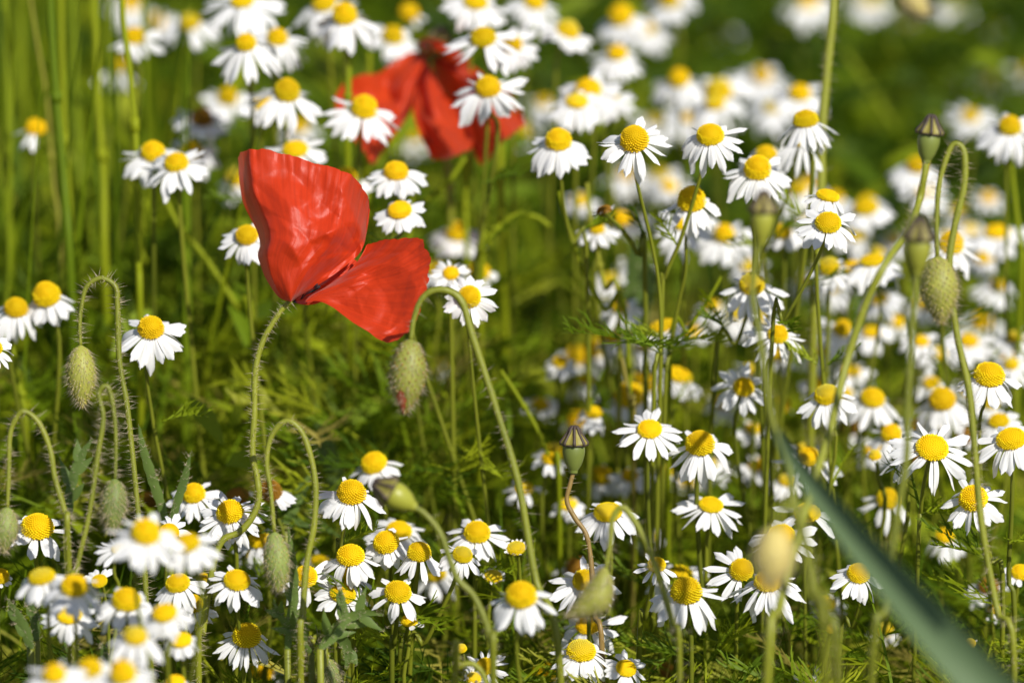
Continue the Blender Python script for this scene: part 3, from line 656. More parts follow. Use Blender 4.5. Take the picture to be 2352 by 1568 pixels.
c(1765, 1332, 66, 50, 88, 1.49, 'sharp chamomile beneath the blurred tan bud', n=21, e=36, droop=22, pw=.29)
c(1795, 1232, 64, 56, 78, 1.52, 'chamomile behind the top of the blurred tan bud', n=14, e=48, droop=12)
c(1488, 1232, 34, 24, 40, 1.66, 'hazy chamomile high behind the small ragged one', n=12)
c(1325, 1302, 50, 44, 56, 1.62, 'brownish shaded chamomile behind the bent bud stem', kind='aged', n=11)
c(1250, 1543, 52, 50, 30, 1.58, 'bare orange chamomile head at the bottom left of the thick stem', n=0, kind='gold')
c(1526, 1544, 54, 44, 28, 1.60, 'bare dark brown chamomile head at the bottom edge', n=0, kind='aged')
c(1972, 1315, 52, 46, 66, 1.50, 'sharp chamomile partly covered by the blue-green blade', n=17, roll=10, e=40, droop=24, via=[(1975, 1380), (1958, 1440), (1926, 1510)])
c(1865, 1452, 42, 40, 44, 1.62, 'blurred chamomile between two blurred stems near the bottom right', n=13, keep=((60, 160),), kind='gold')
c(2170, 1229, 42, 36, 50, 1.62, 'blurred chamomile below the gap petalled one', n=13)
c(2270, 1346, 46, 36, 54, 1.60, 'brown centred chamomile with ragged greyish petals, lower right', kind='aged', n=13)
c(2345, 1312, 46, 36, 44, 1.54, 'chamomile with petals cut by the lower right edge', n=14, keep=((90, 270),))
c(1909, 1442, 24, 24, 13, 1.50, 'tiny golden chamomile button beside a blurred stem, lower right', n=0)
c(2228, 1475, 26, 26, 17, 1.49, 'tiny chamomile bud with white tuft right of the blade', n=8, droop=-50, keep=((-60, 60),))
c(2030, 1445, 40, 36, 40, 1.62, 'pale yellow chamomile blur behind the blue-green blade', kind='pale', n=10)
c(1900, 1385, 40, 30, 48, 1.60, 'shaded white chamomile blur left of the blade', n=13)
c(2283, 1398, 30, 22, 34, 1.56, 'small white chamomile with single clear petal, lower right', keep=((240, 300),), n=12)
c(1850, 1541, 36, 26, 40, 1.58, 'whitish chamomile at the bottom edge between blurred stems', n=12)

DIM = 'small blurred chamomile scattered low behind the sharp flowers in the right half'
for x, y, z in ((1465, 868, 1.7), (1888, 938, 1.71), (1205, 1120, 1.61), (2156, 810, 1.69), (1364, 946, 1.61), (1264, 1052, 1.6), (1538, 427, 1.84), (2115, 782, 1.67), (2205, 484, 1.9), (1914, 659, 1.77), (1636, 702, 1.74), (1965, 540, 1.78), (2014, 582, 1.77), (1852, 645, 1.83), (1241, 928, 1.71), (2020, 685, 1.72), (2323, 835, 1.64), (1661, 925, 1.7), (1722, 847, 1.68), (1878, 881, 1.67), (1860, 417, 1.87), (1920, 452, 1.86), (1729, 984, 1.66), (2007, 1035, 1.67), (1480, 792, 1.7), (1626, 1064, 1.66), (1847, 1032, 1.64), (1447, 1091, 1.63), (1406, 774, 1.7), (2178, 546, 1.85), (1450, 504, 1.84), (1402, 640, 1.77), (2121, 697, 1.8), (1527, 1083, 1.63), (1590, 759, 1.74), (2330, 774, 1.67), (2261, 591, 1.77), (2156, 970, 1.64), (2126, 439, 1.83), (2229, 896, 1.73), (2051, 548, 1.85), (1956, 851, 1.7), (2275, 926, 1.68), (1808, 1102, 1.63), (1736, 1068, 1.66), (1334, 459, 1.81), (1937, 904, 1.69), (1688, 720, 1.75), (2002, 762, 1.71), (1722, 611, 1.79), (1993, 462, 1.88), (2105, 974, 1.62), (1841, 489, 1.84), (1305, 1157, 1.61), (2269, 453, 1.89), (2060, 739, 1.75), (1286, 830, 1.65), (1787, 816, 1.69), (2226, 528, 1.88), (2291, 654, 1.75), (1744, 729, 1.78), (1882, 803, 1.67), (2139, 879, 1.68), (1455, 602, 1.78)):
    c(x, y, random.choice((34, 38, 42)), 28, random.choice((44, 50, 58)), z, DIM, kind=random.choice(('pale', '', 'gold')), n=13, gap=.1, dup=True)

# ------------------------------------------------------------------ poppy parts
def hairy_stem(pts, rad, hair=1.0, hl=.0030, mats=None, seg=9, hr=.000085, down=0.0):
    """one tube with fine hairs standing off it"""
    mb = MB(); n = len(pts)
    rad = [(rad[i] if hasattr(rad, '__len__') else rad) * (1 + .16 * nv(i * .35, pts[0].x * 90)) for i in range(n)]
    mb.tube(pts, rad, seg, 0)
    ev = even(pts, .00042 / max(hair, .01)) if hair else []
    cum = [0]
    for a, b in zip(pts, pts[1:]): cum.append(cum[-1] + (b - a).length)
    step = .00042 / max(hair, .01)
    k = 0
    for q, p in enumerate(ev[:-1]):
        s = q * step
        while k < n - 2 and cum[k + 1] < s: k += 1
        r = rad[k] if hasattr(rad, '__len__') else rad
        d = (ev[q + 1] - p).normalized(); o = d.orthogonal().normalized(); a = rnd(0, 6.2832)
        v = (o * math.cos(a) + d.cross(o) * math.sin(a))
        mb.spike(p + v * r * .9, v + d * (rnd(-.4, .4) + down), hl * rnd(.3, 1.45), hr, 1)
    return mb.__class__ and mb
def path(P, zs, n=60, ground=True, gx=0.0, gy=0.02):
    """pixel points (+ depth) from the tip down; ends at the ground"""
    if not hasattr(zs, '__len__'): zs = [zs] * len(P)
    W = [at(a, b, z) for (a, b), z in zip(P, zs)]
    if ground:
        e = W[-1]; d = W[-1] - W[-2]
        g_ = Vector((e.x + gx + d.x * .6, e.y + gy, 0))
        W = [W[0]] + [q + RT * (.0012 * nv(i * .9, P[0][0])) for i, q in enumerate(W[1:])]
        W += [e.lerp(g_, .5) + Vector((d.x * .1, 0, 0)), g_ - Vector((0, 0, .002))]
    return spline(W, n)
def ovoid(mb, top, axis, ln, wd, bend=None, bumps=260, hairs=420, mi=0, hl=.0024, seed=1):
    """bud: egg from top along axis, knobbly skin and stiff hairs"""
    rs = random.Random(seed); a = axis.normalized(); u = a.orthogonal().normalized(); v = a.cross(u)
    bend = bend or Vector((0, 0, 0)); seg, rg = 20, 16; vs = []; fs = []
    def prof(t): return wd / 2 * (math.sin(math.pi * min(1, max(0, t)) ** .9)) ** (.55 + .45 * t)
    def cen(t): return top + a * (ln * t) + bend * (t * (1 - t) * 4)
    for i in range(rg + 1):
        t = i / rg
        for k in range(seg):
            th = k / seg * 6.2832; vs.append(cen(t) + (u * math.cos(th) + v * math.sin(th)) * max(prof(t), .0001))
    for i in range(rg):
        for k in range(seg): fs.append((i * seg + k, i * seg + (k + 1) % seg, (i + 1) * seg + (k + 1) % seg, (i + 1) * seg + k))
    mb.add(vs, fs, mi)
    for q in range(bumps + hairs):
        t = (q % bumps + rs.random()) / bumps if q < bumps else rs.random(); t = .05 + .92 * t; th = q * 2.39996
        rad = u * math.cos(th) + v * math.sin(th); p = cen(t) + rad * prof(t)
        if q < bumps:
            d = (rad + a * rs.uniform(.6, 1.3) + u * rs.uniform(-.3, .3)).normalized(); s = wd * .032 * rs.uniform(.45, 1.3); x_ = d.orthogonal().normalized(); y_ = d.cross(x_)
            p = p - rad * s * .3
            pv = [p + (x_ * math.cos(g_) + y_ * math.sin(g_)) * s for g_ in (0, 1.2566, 2.513, 3.77, 5.027)] + [p + d * s * 2.0]
            mb.add(pv, [(i, (i + 1) % 5, 5) for i in range(5)], 1)
        else:
            mb.spike(p, rad + a * rs.uniform(.3, 1.3) + u * rs.uniform(-.3, .3), hl * rs.uniform(.4, 1.6), .000075, 2)
GB = 'nodding poppy buds'
def poppy_bud(label, P, z, size, skin='bud', hair=1.0, wide=18, axis=None, bend=None, redtip=False, gx=0.0, ground=True, seed=1, stemmat='pstem', hl=.0030, bumps=260):
    """P runs from the bud top up over the arch and down to the ground"""
    random.seed(seed); zz = z if hasattr(z, '__len__') else [z] * len(P)
    pts = path(P, zz, 90, ground, gx)
    base = Vector((pts[-1].x, pts[-1].y, 0))
    t = thing('poppy_bud', label, 'flower bud', base, GB)
    r = px(wide, zz[0]) / 2
    mb = hairy_stem(pts, [r * (.72 + .38 * min(1, i / 30)) for i in range(90)], hair, hl)
    link('stem', shift(mb, base).mesh('stem', [M[stemmat], M['hair']]), t)
    ln, wd = px(size[0], zz[0]), px(size[1], zz[0])
    ax = (RT * axis[0] - UP * axis[1]).normalized() if axis else (pts[0] - pts[2]).normalized() * .3 - UP * .7
    b = MB(); ovoid(b, pts[0] - ax.normalized() * ln * .02, ax, ln, wd, (RT * bend[0] - UP * bend[1]) * px(1, zz[0]) if bend else None, seed=seed, bumps=bumps)
    bo = link('bud', shift(b, base).mesh('bud', [M[skin], M['budbrown' if redtip else 'budtip' if skin != 'budtan' else skin], M['hair']]), t)
    if redtip:
        rt = MB(); a = ax.normalized(); vs = []; fs = []
        u_ = (RT - a * RT.dot(a)).normalized(); f_ = a.cross(u_); f_ = f_ if f_.dot(FW) < 0 else -f_
        for i in range(13):
            m = .68 + .30 * i / 12; hw = .34 * math.sin(math.pi * (i + .6) / 13.2) ** .7
            pr = wd / 2 * (math.sin(math.pi * m ** .9)) ** (.55 + .45 * m)
            for k in range(9):
                th = -.35 + hw * (k / 4 - 1) * 1.3 + .05 * math.sin(i * 1.7)
                vs.append(pts[0] - a * ln * .02 + a * ln * m + (f_ * math.cos(th) + u_ * math.sin(th)) * (pr + wd * (.028 + .02 * nv(i * .6, k * .9))))
        for i in range(12):
            for k in range(8): fs.append((i * 9 + k, i * 9 + k + 1, i * 9 + k + 10, i * 9 + k + 9))
        rt.add(vs, fs)
        link('petal_tip', shift(rt, base).mesh('petal_tip', M['redtip']), t)['label'] = 'crumpled red petal pushing out of the bud tip'
    return t

def lathe(mb, o, a, prof, seg=20, mi=0):
    a = a.normalized(); u = a.orthogonal().normalized(); v = a.cross(u); vs = []; fs = []
    for h, r in prof:
        for k in range(seg):
            th = k / seg * 6.2832; vs.append(o + a * h + (u * math.cos(th) + v * math.sin(th)) * r)
    n = len(prof)
    for i in range(n - 1):
        for k in range(seg): fs.append((i * seg + k, i * seg + (k + 1) % seg, (i + 1) * seg + (k + 1) % seg, (i + 1) * seg + k))
    fs.append(tuple(range(seg))[::-1]); fs.append(tuple((n - 1) * seg + k for k in range(seg)))
    mb.add(vs, fs, mi)
def capsule_on(t, base, o, a, ln, wd, skin='capsule'):
    """urn-shaped seed capsule with a ribbed, scalloped lid: o is its bottom, a its axis"""
    a = a.normalized(); r = wd / 2
    b = MB(); lathe(b, o, a, [(-ln * .03, r * .32), (0, r * .42), (ln * .03, r * .38), (ln * .06, r * .46), (ln * .18, r * .74), (ln * .34, r * .93), (ln * .44, r), (ln * .54, r * .97), (ln * .60, r * .9), (ln * .62, r * .86)], 22)
    link('capsule_body', shift(b, base).mesh('capsule_body', M[skin]), t)
    k = MB(); u = a.orthogonal().normalized(); v = a.cross(u); n = 40; rings = [(.60, .80), (.615, 1.14), (.66, 1.13), (.76, .86), (.86, .58), (.95, .42), (1.0, .03)]; vs = []; fs = []
    for i, (h, q) in enumerate(rings):
        for m in range(n):
            th = m / n * 6.2832; sc = math.cos(th * 8); rr = r * q * (1 + (.07 * sc if i in (1, 2) else .03 * sc))
            vs.append(o + a * (ln * h + (ln * .02 * sc if 1 < i < 5 else 0)) + (u * math.cos(th) + v * math.sin(th)) * rr)
    for i in range(len(rings) - 1):
        for m in range(n): fs.append((i * n + m, i * n + (m + 1) % n, (i + 1) * n + (m + 1) % n, (i + 1) * n + m))
    k.add(vs, fs)
    cap = link('stigma_cap', shift(k, base).mesh('stigma_cap', M['cap']), t)
    ry = MB()
    for m in range(8):
        th = m / 8 * 6.2832; d = u * math.cos(th) + v * math.sin(th)
        ry.tube([o + a * (ln * h) + d * (r * q) for h, q in ((.60, 1.14), (.665, 1.18), (.765, .90), (.865, .62), (.955, .46), (1.01, .24), (1.02, 0))], [r * .14, r * .16, r * .13, r * .12, r * .12, r * .14, r * .1], 6)
    lathe(ry, o, a, [(ln * .585, r * .82), (ln * .595, r * 1.12), (ln * .62, r * 1.18), (ln * .63, r * 1.1)], 24)
    link('ray', shift(ry, base).mesh('ray', M['ray']), cap)
def poppy_capsule(label, P, z, ln, wd, axis, skin='capsule', hair=.5, wide=16, gx=0.0, stemmat='pstem', seed=1):
    random.seed(seed); zz = z if hasattr(z, '__len__') else [z] * len(P)
    pts = path(P, zz, 80, True, gx); base = Vector((pts[-1].x, pts[-1].y, 0))
    t = thing('poppy_capsule', label, 'seed capsule', base, 'poppy seed capsules')
    r = px(wide, zz[0]) / 2
    link('stem', shift(hairy_stem(pts, [r * (.9 + .25 * i / 79) for i in range(80)], hair), base).mesh('stem', [M[stemmat], M['hair']]), t)
    capsule_on(t, base, pts[0], RT * axis[0] - UP * axis[1] - FW * (axis[2] if len(axis) > 2 else .1), px(ln, zz[0]), px(wd, zz[0]), skin)
    return t

poppy_bud('long hairy nodding bud on the tall arched stem at far left', [(185, 794), (183, 740), (188, 695), (202, 658), (232, 639), (260, 658), (269, 705), (279, 830), (291, 930), (306, 1090), (320, 1195), (330, 1290), (337, 1400), (345, 1540)], 1.49, (150, 68), hair=1.9, wide=12.5, axis=(.02, 1), seed=3)
poppy_bud('hairy nodding bud hanging lower, right of the long one, on tight arch', [(264, 1100), (266, 1040), (264, 975), (256, 915), (242, 886), (233, 905), (232, 960), (226, 1050), (205, 1180), (176, 1312), (165, 1440)], 1.46, (132, 60), skin='budgrey', hair=1.9, wide=12, axis=(-.06, 1), seed=4)
poppy_bud('nodding bud cut by the left edge below its arched stem', [(17, 1165), (20, 1080), (24, 1000), (34, 960), (60, 945), (88, 970), (110, 1030), (130, 1100), (152, 1200), (160, 1300)], 1.46, (110, 58), skin='budgrey', hair=1.5, wide=13, axis=(-.1, 1), seed=5)
poppy_bud('grey-green furry bud hanging in front of the lower left flowers', [(630, 1222), (622, 1130), (613, 1060), (624, 1000), (658, 967), (690, 988), (712, 1040), (723, 1110), (718, 1200), (705, 1300), (695, 1420), (690, 1540)], 1.47, (148, 60), skin='budgrey', hair=1.4, wide=13.5, axis=(.08, 1), seed=6, hl=.0022)
poppy_bud('fat reddish tipped bud hanging under the right petal of the large poppy', [(944, 780), (950, 735), (966, 690), (995, 668), (1030, 669), (1058, 695), (1085, 770), (1140, 930), (1188, 1110), (1232, 1330), (1288, 1560)], 1.45, (180, 84), hair=.45, wide=16, axis=(-.09, 1), redtip=True, seed=7, hl=.0040)
poppy_bud('fat knobbly bud hanging between two hairy stem limbs at upper right', [(2153, 590), (2151, 510), (2158, 420), (2176, 350), (2198, 330), (2216, 352), (2210, 430), (2195, 520), (2181, 600), (2184, 700), (2206, 800), (2226, 900), (2240, 1050), (2252, 1200), (2290, 1400), (2330, 1560)], 1.45, (162, 86), hair=1.2, wide=15, axis=(.06, 1), seed=8, hl=.0036, bumps=330)
poppy_bud('bent curved bud drooping in front of a chamomile, lower centre right', [(1392, 1304), (1402, 1245), (1406, 1195), (1424, 1166), (1452, 1184), (1484, 1250), (1520, 1345), (1548, 1450), (1560, 1560)], 1.42, (150, 70), hair=.8, wide=14, axis=(-.66, .78), bend=(22, 18), seed=9)
poppy_bud('small hairy bud at the bottom edge beneath the pointed leaves', [(752, 1512), (750, 1480), (740, 1462), (722, 1466), (708, 1500), (700, 1560)], 1.48, (95, 55), skin='budgrey', hair=2, wide=13, axis=(.1, 1), seed=10)
poppy_bud('small arched poppy stem at the bottom edge with its bud below frame', [(1122, 1600), (1116, 1566), (1104, 1540), (1082, 1524), (1058, 1532), (1044, 1568)], 1.43, (100, 55), hair=.6, wide=13, axis=(.1, 1), seed=12)
poppy_bud('smooth tan bud, large and out of focus in the foreground, lower right', [(1782, 1212), (1788, 1180), (1806, 1158), (1830, 1172), (1848, 1240), (1872, 1380), (1895, 1540)], 1.25, (150, 92), skin='budtan', hair=.2, wide=20, axis=(-.1, 1), seed=13, bumps=120)
poppy_bud('blurred tan bud poking in at the top right edge', [(2066, -24), (2040, -60), (2030, -110), (2090, -170), (2250, -180), (2380, -120), (2440, 60), (2470, 400), (2480, 800)], 1.30, (92, 56), skin='budtan', hair=.4, wide=18, axis=(.75, .7), seed=14, bumps=120)
poppy_bud('tall blurred hairy stem running up out of the top at upper right', [(1930, -190), (1940, -240), (1932, -280), (1916, -250), (1915, -120), (1914, 10), (1900, 150), (1891, 300), (1882, 420), (1874, 600), (1868, 800)], 1.62, (110, 60), hair=.9, wide=19, axis=(.1, 1), seed=15)

poppy_capsule('upright green capsule with dark ribbed lid above centre bottom', [(1317, 1084), (1310, 1110), (1301, 1150), (1322, 1190), (1345, 1230), (1360, 1310), (1370, 1410), (1382, 1560)], 1.50, 104, 52, (.02, -1), wide=12, stemmat='rstem', seed=21)
poppy_capsule('tilted yellow-green capsule pointing upper left on a drooping stem', [(952, 1164), (978, 1182), (1012, 1224), (1034, 1290), (1052, 1330), (1088, 1368), (1114, 1430), (1130, 1500), (1138, 1560)], 1.41, 108, 64, (-.86, -.52), skin='capgreen', hair=.3, wide=16, seed=22)
poppy_capsule('dark crowned capsule on the long curving stem at upper right', [(2127, 372), (2122, 410), (2108, 470), (2084, 530), (2038, 600), (1984, 700), (1946, 840), (1906, 980), (1870, 1110), (1826, 1250), (1790, 1400), (1762, 1560)], [1.45] * 3 + [1.43, 1.41, 1.41, 1.41, 1.40, 1.39, 1.38, 1.37, 1.36], 106, 52, (.12, -1), hair=.5, wide=18, seed=23)
poppy_capsule('blurred dark topped capsule left of the right hand nodding bud', [(2106, 628), (2098, 700), (2092, 800), (2086, 950), (2080, 1060), (2062, 1200), (2030, 1400), (2000, 1560)], 1.36, 128, 62, (.05, -1), skin='capgreen', hair=.2, wide=17, seed=24)
poppy_capsule('blurred brown crowned capsule below a sharp chamomile, upper right', [(1748, 558), (1735, 600), (1730, 680), (1746, 780), (1774, 960), (1802, 1060), (1830, 1170), (1858, 1290), (1890, 1430), (1925, 1560)], 1.36, 118, 54, (.06, -1), skin='capgreen', hair=.4, wide=16, seed=25)

# ------------------------------------------------------------------ poppies
def pl(P, t):
    """point at fraction t of a smooth polyline"""
    n = len(P) - 1; s = min(max(t, 0), 1) * n; k = min(int(s), n - 1); f = s - k
    p0 = P[max(k - 1, 0)]; p1 = P[k]; p2 = P[k + 1]; p3 = P[min(k + 2, n)]
    return [0.5 * (2 * b + (c_ - a) * f + (2 * a - 5 * b + 4 * c_ - d) * f * f + (3 * b - a - 3 * c_ + d) * f ** 3) for a, b, c_, d in zip(p0, p1, p2, p3)]
def poppy_petal(t, base, Lc, Tc, Rc, z0, dz, mat_, seed, n=110, crum=1.0, thick=False):
    """a petal between its two side edges and its rim; dz gives how far it bends to or from the viewer"""
    mb = MB(); vs = []; uv = []; fs = []; B = Lc[0]
    c00, c01, c10, c11 = Lc[0], Lc[-1], Rc[0], Rc[-1]
    for j in range(n + 1):
        v = j / n; l = pl(Lc, v); r = pl(Rc, v)
        for i in range(n + 1):
            u = i / n; tt = pl(Tc, u)
            q = [(1 - u) * l[k] + u * r[k] + (1 - v) * ((1 - u) * c00[k] + u * c10[k]) + v * tt[k] - ((1 - u) * (1 - v) * c00[k] + u * (1 - v) * c10[k] + (1 - u) * v * c01[k] + u * v * c11[k]) for k in (0, 1)]
            fold = 0.0
            # long radial pleats, crumpled facets and a frilled rim
            fold += .0007 * nv(u * 5, v * 1.3, seed) * v
            fold += .00015 * nv(u * 30, v * 2.2, seed + 5) * v
            uu = u + .10 * nv(u * 2.3, v * 2.3, seed + 3); vv = v + .10 * nv(u * 2.1, v * 2.6, seed + 6)
            cr = cr2 = 0.0
            for k in range(6):
                an = seed * 1.3 + k * 1.1; f = 1.5 + .5 * k; w_ = uu * math.cos(an) * f + vv * math.sin(an) * f + k * .37 + seed
                cr += abs((w_ % 1) * 2 - 1) / (1 + .45 * k) * max(0, .55 + nv(u * 2.2, v * 2.2, seed + k * 3.1))
            for k in range(5):
                an = seed * 2.1 + k * 1.37; f = 5 + 1.1 * k; w_ = uu * math.cos(an) * f + vv * math.sin(an) * f + k * .61
                cr2 += abs((w_ % 1) * 2 - 1) * max(0, nv(u * 3.5, v * 3.5, seed + 40 + k * 2.7))
            fold += (.0042 * cr + .0012 * cr2) * crum * min(1, v * 2) * min(1, (1 - v) * 3 + .5)
            fold += .0006 * nv(u * 34, v * 3, seed + 20) * max(0, (v - .75) / .25)
            rg_ = max(0, (v - .9) / .1); q[1] += rg_ * (4 * nv(u * 17, 0, seed) + 3 * nv(u * 45, 2, seed)); q[0] += rg_ * (4 * nv(u * 17, 5, seed) + 3 * nv(u * 45, 7, seed))
            vs.append(at(q[0], q[1], z0 + dz(u, v) + fold) - base); uv.append((u, v))
    for j in range(n):
        for i in range(n):
            a = j * (n + 1) + i; fs.append((a, a + 1, a + n + 2, a + n + 1))
    mb.add(vs, fs)
    o = link('petal', mb.mesh('petal', mat_, uv=uv), t)
    return o
def ss(a, b, x):
    t = min(1, max(0, (x - a) / (b - a))); return t * t * (3 - 2 * t)

random.seed(5)
pts = path([(668, 690), (650, 708), (628, 738), (604, 784), (589, 850), (583, 950), (580, 1040), (591, 1100), (592, 1150), (578, 1192), (548, 1222), (512, 1240), (492, 1288), (478, 1370), (466, 1450), (456, 1560)], 1.49, 130, True)
base = Vector((pts[-1].x, pts[-1].y, 0))
pop = thing('poppy', 'large sharp red poppy with two papery petals on a kinked hairy stem', 'flower', base, 'red poppies')
rr_ = px(14.5, 1.49) / 2
link('stem', shift(hairy_stem(pts, [rr_ * (.8 + .3 * min(1, i / 40)) for i in range(130)], 1.9, .0026), base).mesh('stem', [M['pstem'], M['hair']]), pop)
bigL = [(668, 694), (640, 682), (612, 642), (597, 605), (592, 585), (597, 560), (589, 528), (573, 498), (557, 462), (551, 425), (548, 392), (547, 366)]
bigT = [(547, 366), (554, 349), (580, 343), (622, 347), (662, 356), (704, 370), (742, 378), (776, 388), (802, 401), (828, 425), (846, 458), (850, 484)]
bigR = [(668, 694), (694, 677), (727, 657), (765, 632), (800, 606), (824, 584), (836, 562), (841, 540), (846, 512), (850, 484)]
def bigdz(u, v):
    return -.004 + .034 * (1 - ss(0, .17, u)) * ss(.05, .4, v) + .012 * (u - .5) ** 2 * 2 + .010 * ss(.7, 1, u) * v - .010 * math.sin(math.pi * min(1, v * .95)) + .006 * v
o = poppy_petal(pop, base, bigL, bigT, bigR, 1.49, bigdz, M['poppy'], 2.3, crum=1.4)
rgtL = [(700, 692), (713, 679), (743, 662), (775, 641), (806, 617), (828, 590), (841, 564)]
rgtT = [(841, 564), (870, 554), (905, 548), (940, 547), (969, 549), (974, 567), (985, 581), (990, 603), (982, 626), (984, 648), (974, 684), (962, 722), (946, 756), (924, 774), (888, 786)]
rgtR = [(700, 692), (733, 692), (763, 705), (786, 722), (813, 742), (845, 761), (866, 777), (888, 786)]
def rgtdz(u, v):
    return .004 - .010 * v + .015 * (1 - ss(0, .28, u)) * v - .020 * max(0, u - .2) * v + .004 * v * v
poppy_petal(pop, base, rgtL, rgtT, rgtR, 1.485, rgtdz, M['poppy'], 7.1, crum=.75)
inL = [(672, 694), (690, 670), (715, 645), (740, 622), (760, 600), (775, 585)]
inT = [(775, 585), (800, 590), (820, 600), (830, 610)]
inR = [(672, 694), (700, 700), (728, 697), (760, 680), (800, 645), (830, 610)]
poppy_petal(pop, base, inL, inT, inR, 1.50, lambda u, v: .008 - .012 * u * math.sin(math.pi * v), M['poppyspot'], 4.4, 60)
sm_ = MB()
o_ = at(690, 688, 1.495)
for k in range(14):
    d = (RT * rnd(.3, 1.1) + UP * rnd(.25, .75) + FW * rnd(-.3, .5)).normalized(); L_ = rnd(.0035, .0062)
    sm_.tube([o_, o_ + d * L_ * .5 + UP * .0004, o_ + d * L_], .00009, 4)
    e_ = o_ + d * L_; sm_.tube([e_ - d * .0003, e_ + d * .0002, e_ + d * .0012, e_ + d * .0016], [.0001, .0003, .0003, .0001], 5)
link('stamen_cluster', shift(sm_, base).mesh('stamen_cluster', M['stamen']), pop)

ZF = 1.71
pts = path([(1000, 118), (1010, 160), (1022, 300), (1030, 420), (1036, 560)], ZF + .01, 50, True)
base = Vector((pts[-1].x, pts[-1].y, 0))
pop2 = thing('poppy', 'blurred red poppy with drooping skirt of petals behind the chamomiles', 'flower', base, 'red poppies')
link('stem', shift(hairy_stem(pts, .0013, .3), base).mesh('stem', [M['pstem'], M['hair']]), pop2)
capsule_on(pop2, base, at(1000, 132, ZF), UP - FW * .1 + RT * .25, px(70, ZF), px(50, ZF))
fp = [([(985, 135), (950, 120), (905, 142), (870, 168), (830, 172), (790, 192), (768, 228)],
       [(768, 228), (782, 290), (820, 330), (845, 360), (858, 378), (880, 350), (905, 310)],
       [(985, 135), (975, 170), (960, 215), (945, 255), (925, 285), (905, 310)], 0.0, 1),
      ([(985, 140), (965, 180), (952, 225), (950, 265), (965, 310), (985, 350)],
       [(985, 350), (1000, 368), (1030, 366), (1060, 352), (1085, 335), (1085, 300)],
       [(985, 140), (1000, 180), (1020, 215), (1045, 245), (1070, 270), (1085, 300)], -.008, 2),
      ([(990, 135), (1000, 180), (1025, 220), (1050, 270), (1075, 320), (1105, 380)],
       [(1105, 380), (1125, 365), (1150, 330), (1175, 310), (1205, 285), (1200, 262)],
       [(990, 135), (1040, 135), (1090, 155), (1125, 185), (1168, 215), (1200, 262)], .006, 3),
      ([(985, 135), (960, 105), (965, 92), (975, 88), (985, 90)],
       [(985, 90), (1010, 95), (1030, 105), (1060, 120), (1080, 140)],
       [(985, 135), (1000, 150), (1030, 152), (1060, 150), (1080, 140)], .014, 4)]
for L_, T_, R_, dd_, sd_ in fp:
    poppy_petal(pop2, base, L_, T_, R_, ZF, lambda u, v, q=dd_: q + .008 * (u - .5) ** 2 * 4 - .040 * v + .006 * math.sin(u * 9) * v, M['poppyfar'], sd_ * 3.7, 50, 1.6)

# ------------------------------------------------------------------ leaves of the poppies
def poppy_leaf(label, P, z, lobes, wd, stalk=True, mt='leaf', name='poppy_plant', cat='poppy leaf', gx=0.0, seed=1, hairs=True):
    """P from tip to foot; lobes: (fraction, side, length px, angle) pointed side lobes"""
    random.seed(seed); zz = z if hasattr(z, '__len__') else [z] * len(P)
    W = spline([at(a, b, q) for (a, b), q in zip(P, zz)], 24); e = W[-1]
    base = Vector((e.x + gx, e.y + .015, 0)); t = thing(name, label, cat, base)
    mb = MB(); r = px(wd, zz[0]) / 2; n = len(W)
    side = RT if abs((W[0] - W[-1]).dot(RT)) < abs((W[0] - W[-1]).dot(UP)) else UP
    side = (side + FW * -.35).normalized()
    mb.ribbon(W, [max(.0002, r * math.sin(math.pi * min(1, i / (n - 1) * .82 + .02)) ** .8 * (1 + .12 * math.sin(i * 2.1))) for i in range(n)], side, .22)
    for fr, s, L_, an in lobes:
        k = int(fr * (n - 1)); p = W[k]; d = (W[max(0, k - 1)] - W[min(n - 1, k + 1)]).normalized()
        sd_ = (side - d * side.dot(d)).normalized() * s
        q = (d * math.cos(R(an)) + sd_ * math.sin(R(an)) + FW * rnd(-.25, .25)).normalized(); L_ = px(L_, zz[0])
        lp = [p + q * (L_ * m) + d * (L_ * .18 * m * m) for m in (0, .25, .5, .75, 1)]
        mb.ribbon(lp, [r * .75, r * .95, r * .8, r * .45, .0001], d.cross(FW).cross(q) if False else q.cross(FW), .2)
    if hairs:
        for k in range(160):
            p = random.choice(mb.v); mb.spike(p, Vector((rnd(-1, 1), rnd(-1, 1), rnd(-.3, 1))), rnd(.0008, .0018), .00005, 1)
    link('leaf_blade', shift(mb, base).mesh('leaf_blade', [M[mt], M['hair']]), t)
    st = MB(); st.tube(spline([e - base, (e - base) * .6 + Vector((0, -.004, 0)), Vector((0, 0, -.002))], 12), .0011, 7)
    link('stalk', st.mesh('stalk', M['pstem']), t)
    return t
poppy_leaf('pointed lobed poppy leaf spreading right in the lower middle', [(880, 1412), (840, 1406), (800, 1418), (765, 1446), (735, 1486)], 1.47, [(.35, -1, 62, 60), (.35, 1, 60, 70), (.62, -1, 70, 55), (.6, 1, 80, 75), (.85, -1, 60, 60), (.85, 1, 60, 60)], 24, seed=1)
poppy_leaf('poppy leaf with lobes standing up over a chamomile centre', [(784, 1352), (788, 1385), (792, 1420), (770, 1460), (735, 1490)], 1.465, [(.55, -1, 52, 45), (.3, -1, 24, 40)], 20, seed=2)
poppy_leaf('slim upright poppy leaf right beside the grey-green furry bud', [(662, 1212), (668, 1260), (674, 1320), (672, 1390), (664, 1440), (660, 1490)], 1.48, [(.6, -1, 40, 35), (.75, 1, 46, 45)], 24, seed=3)
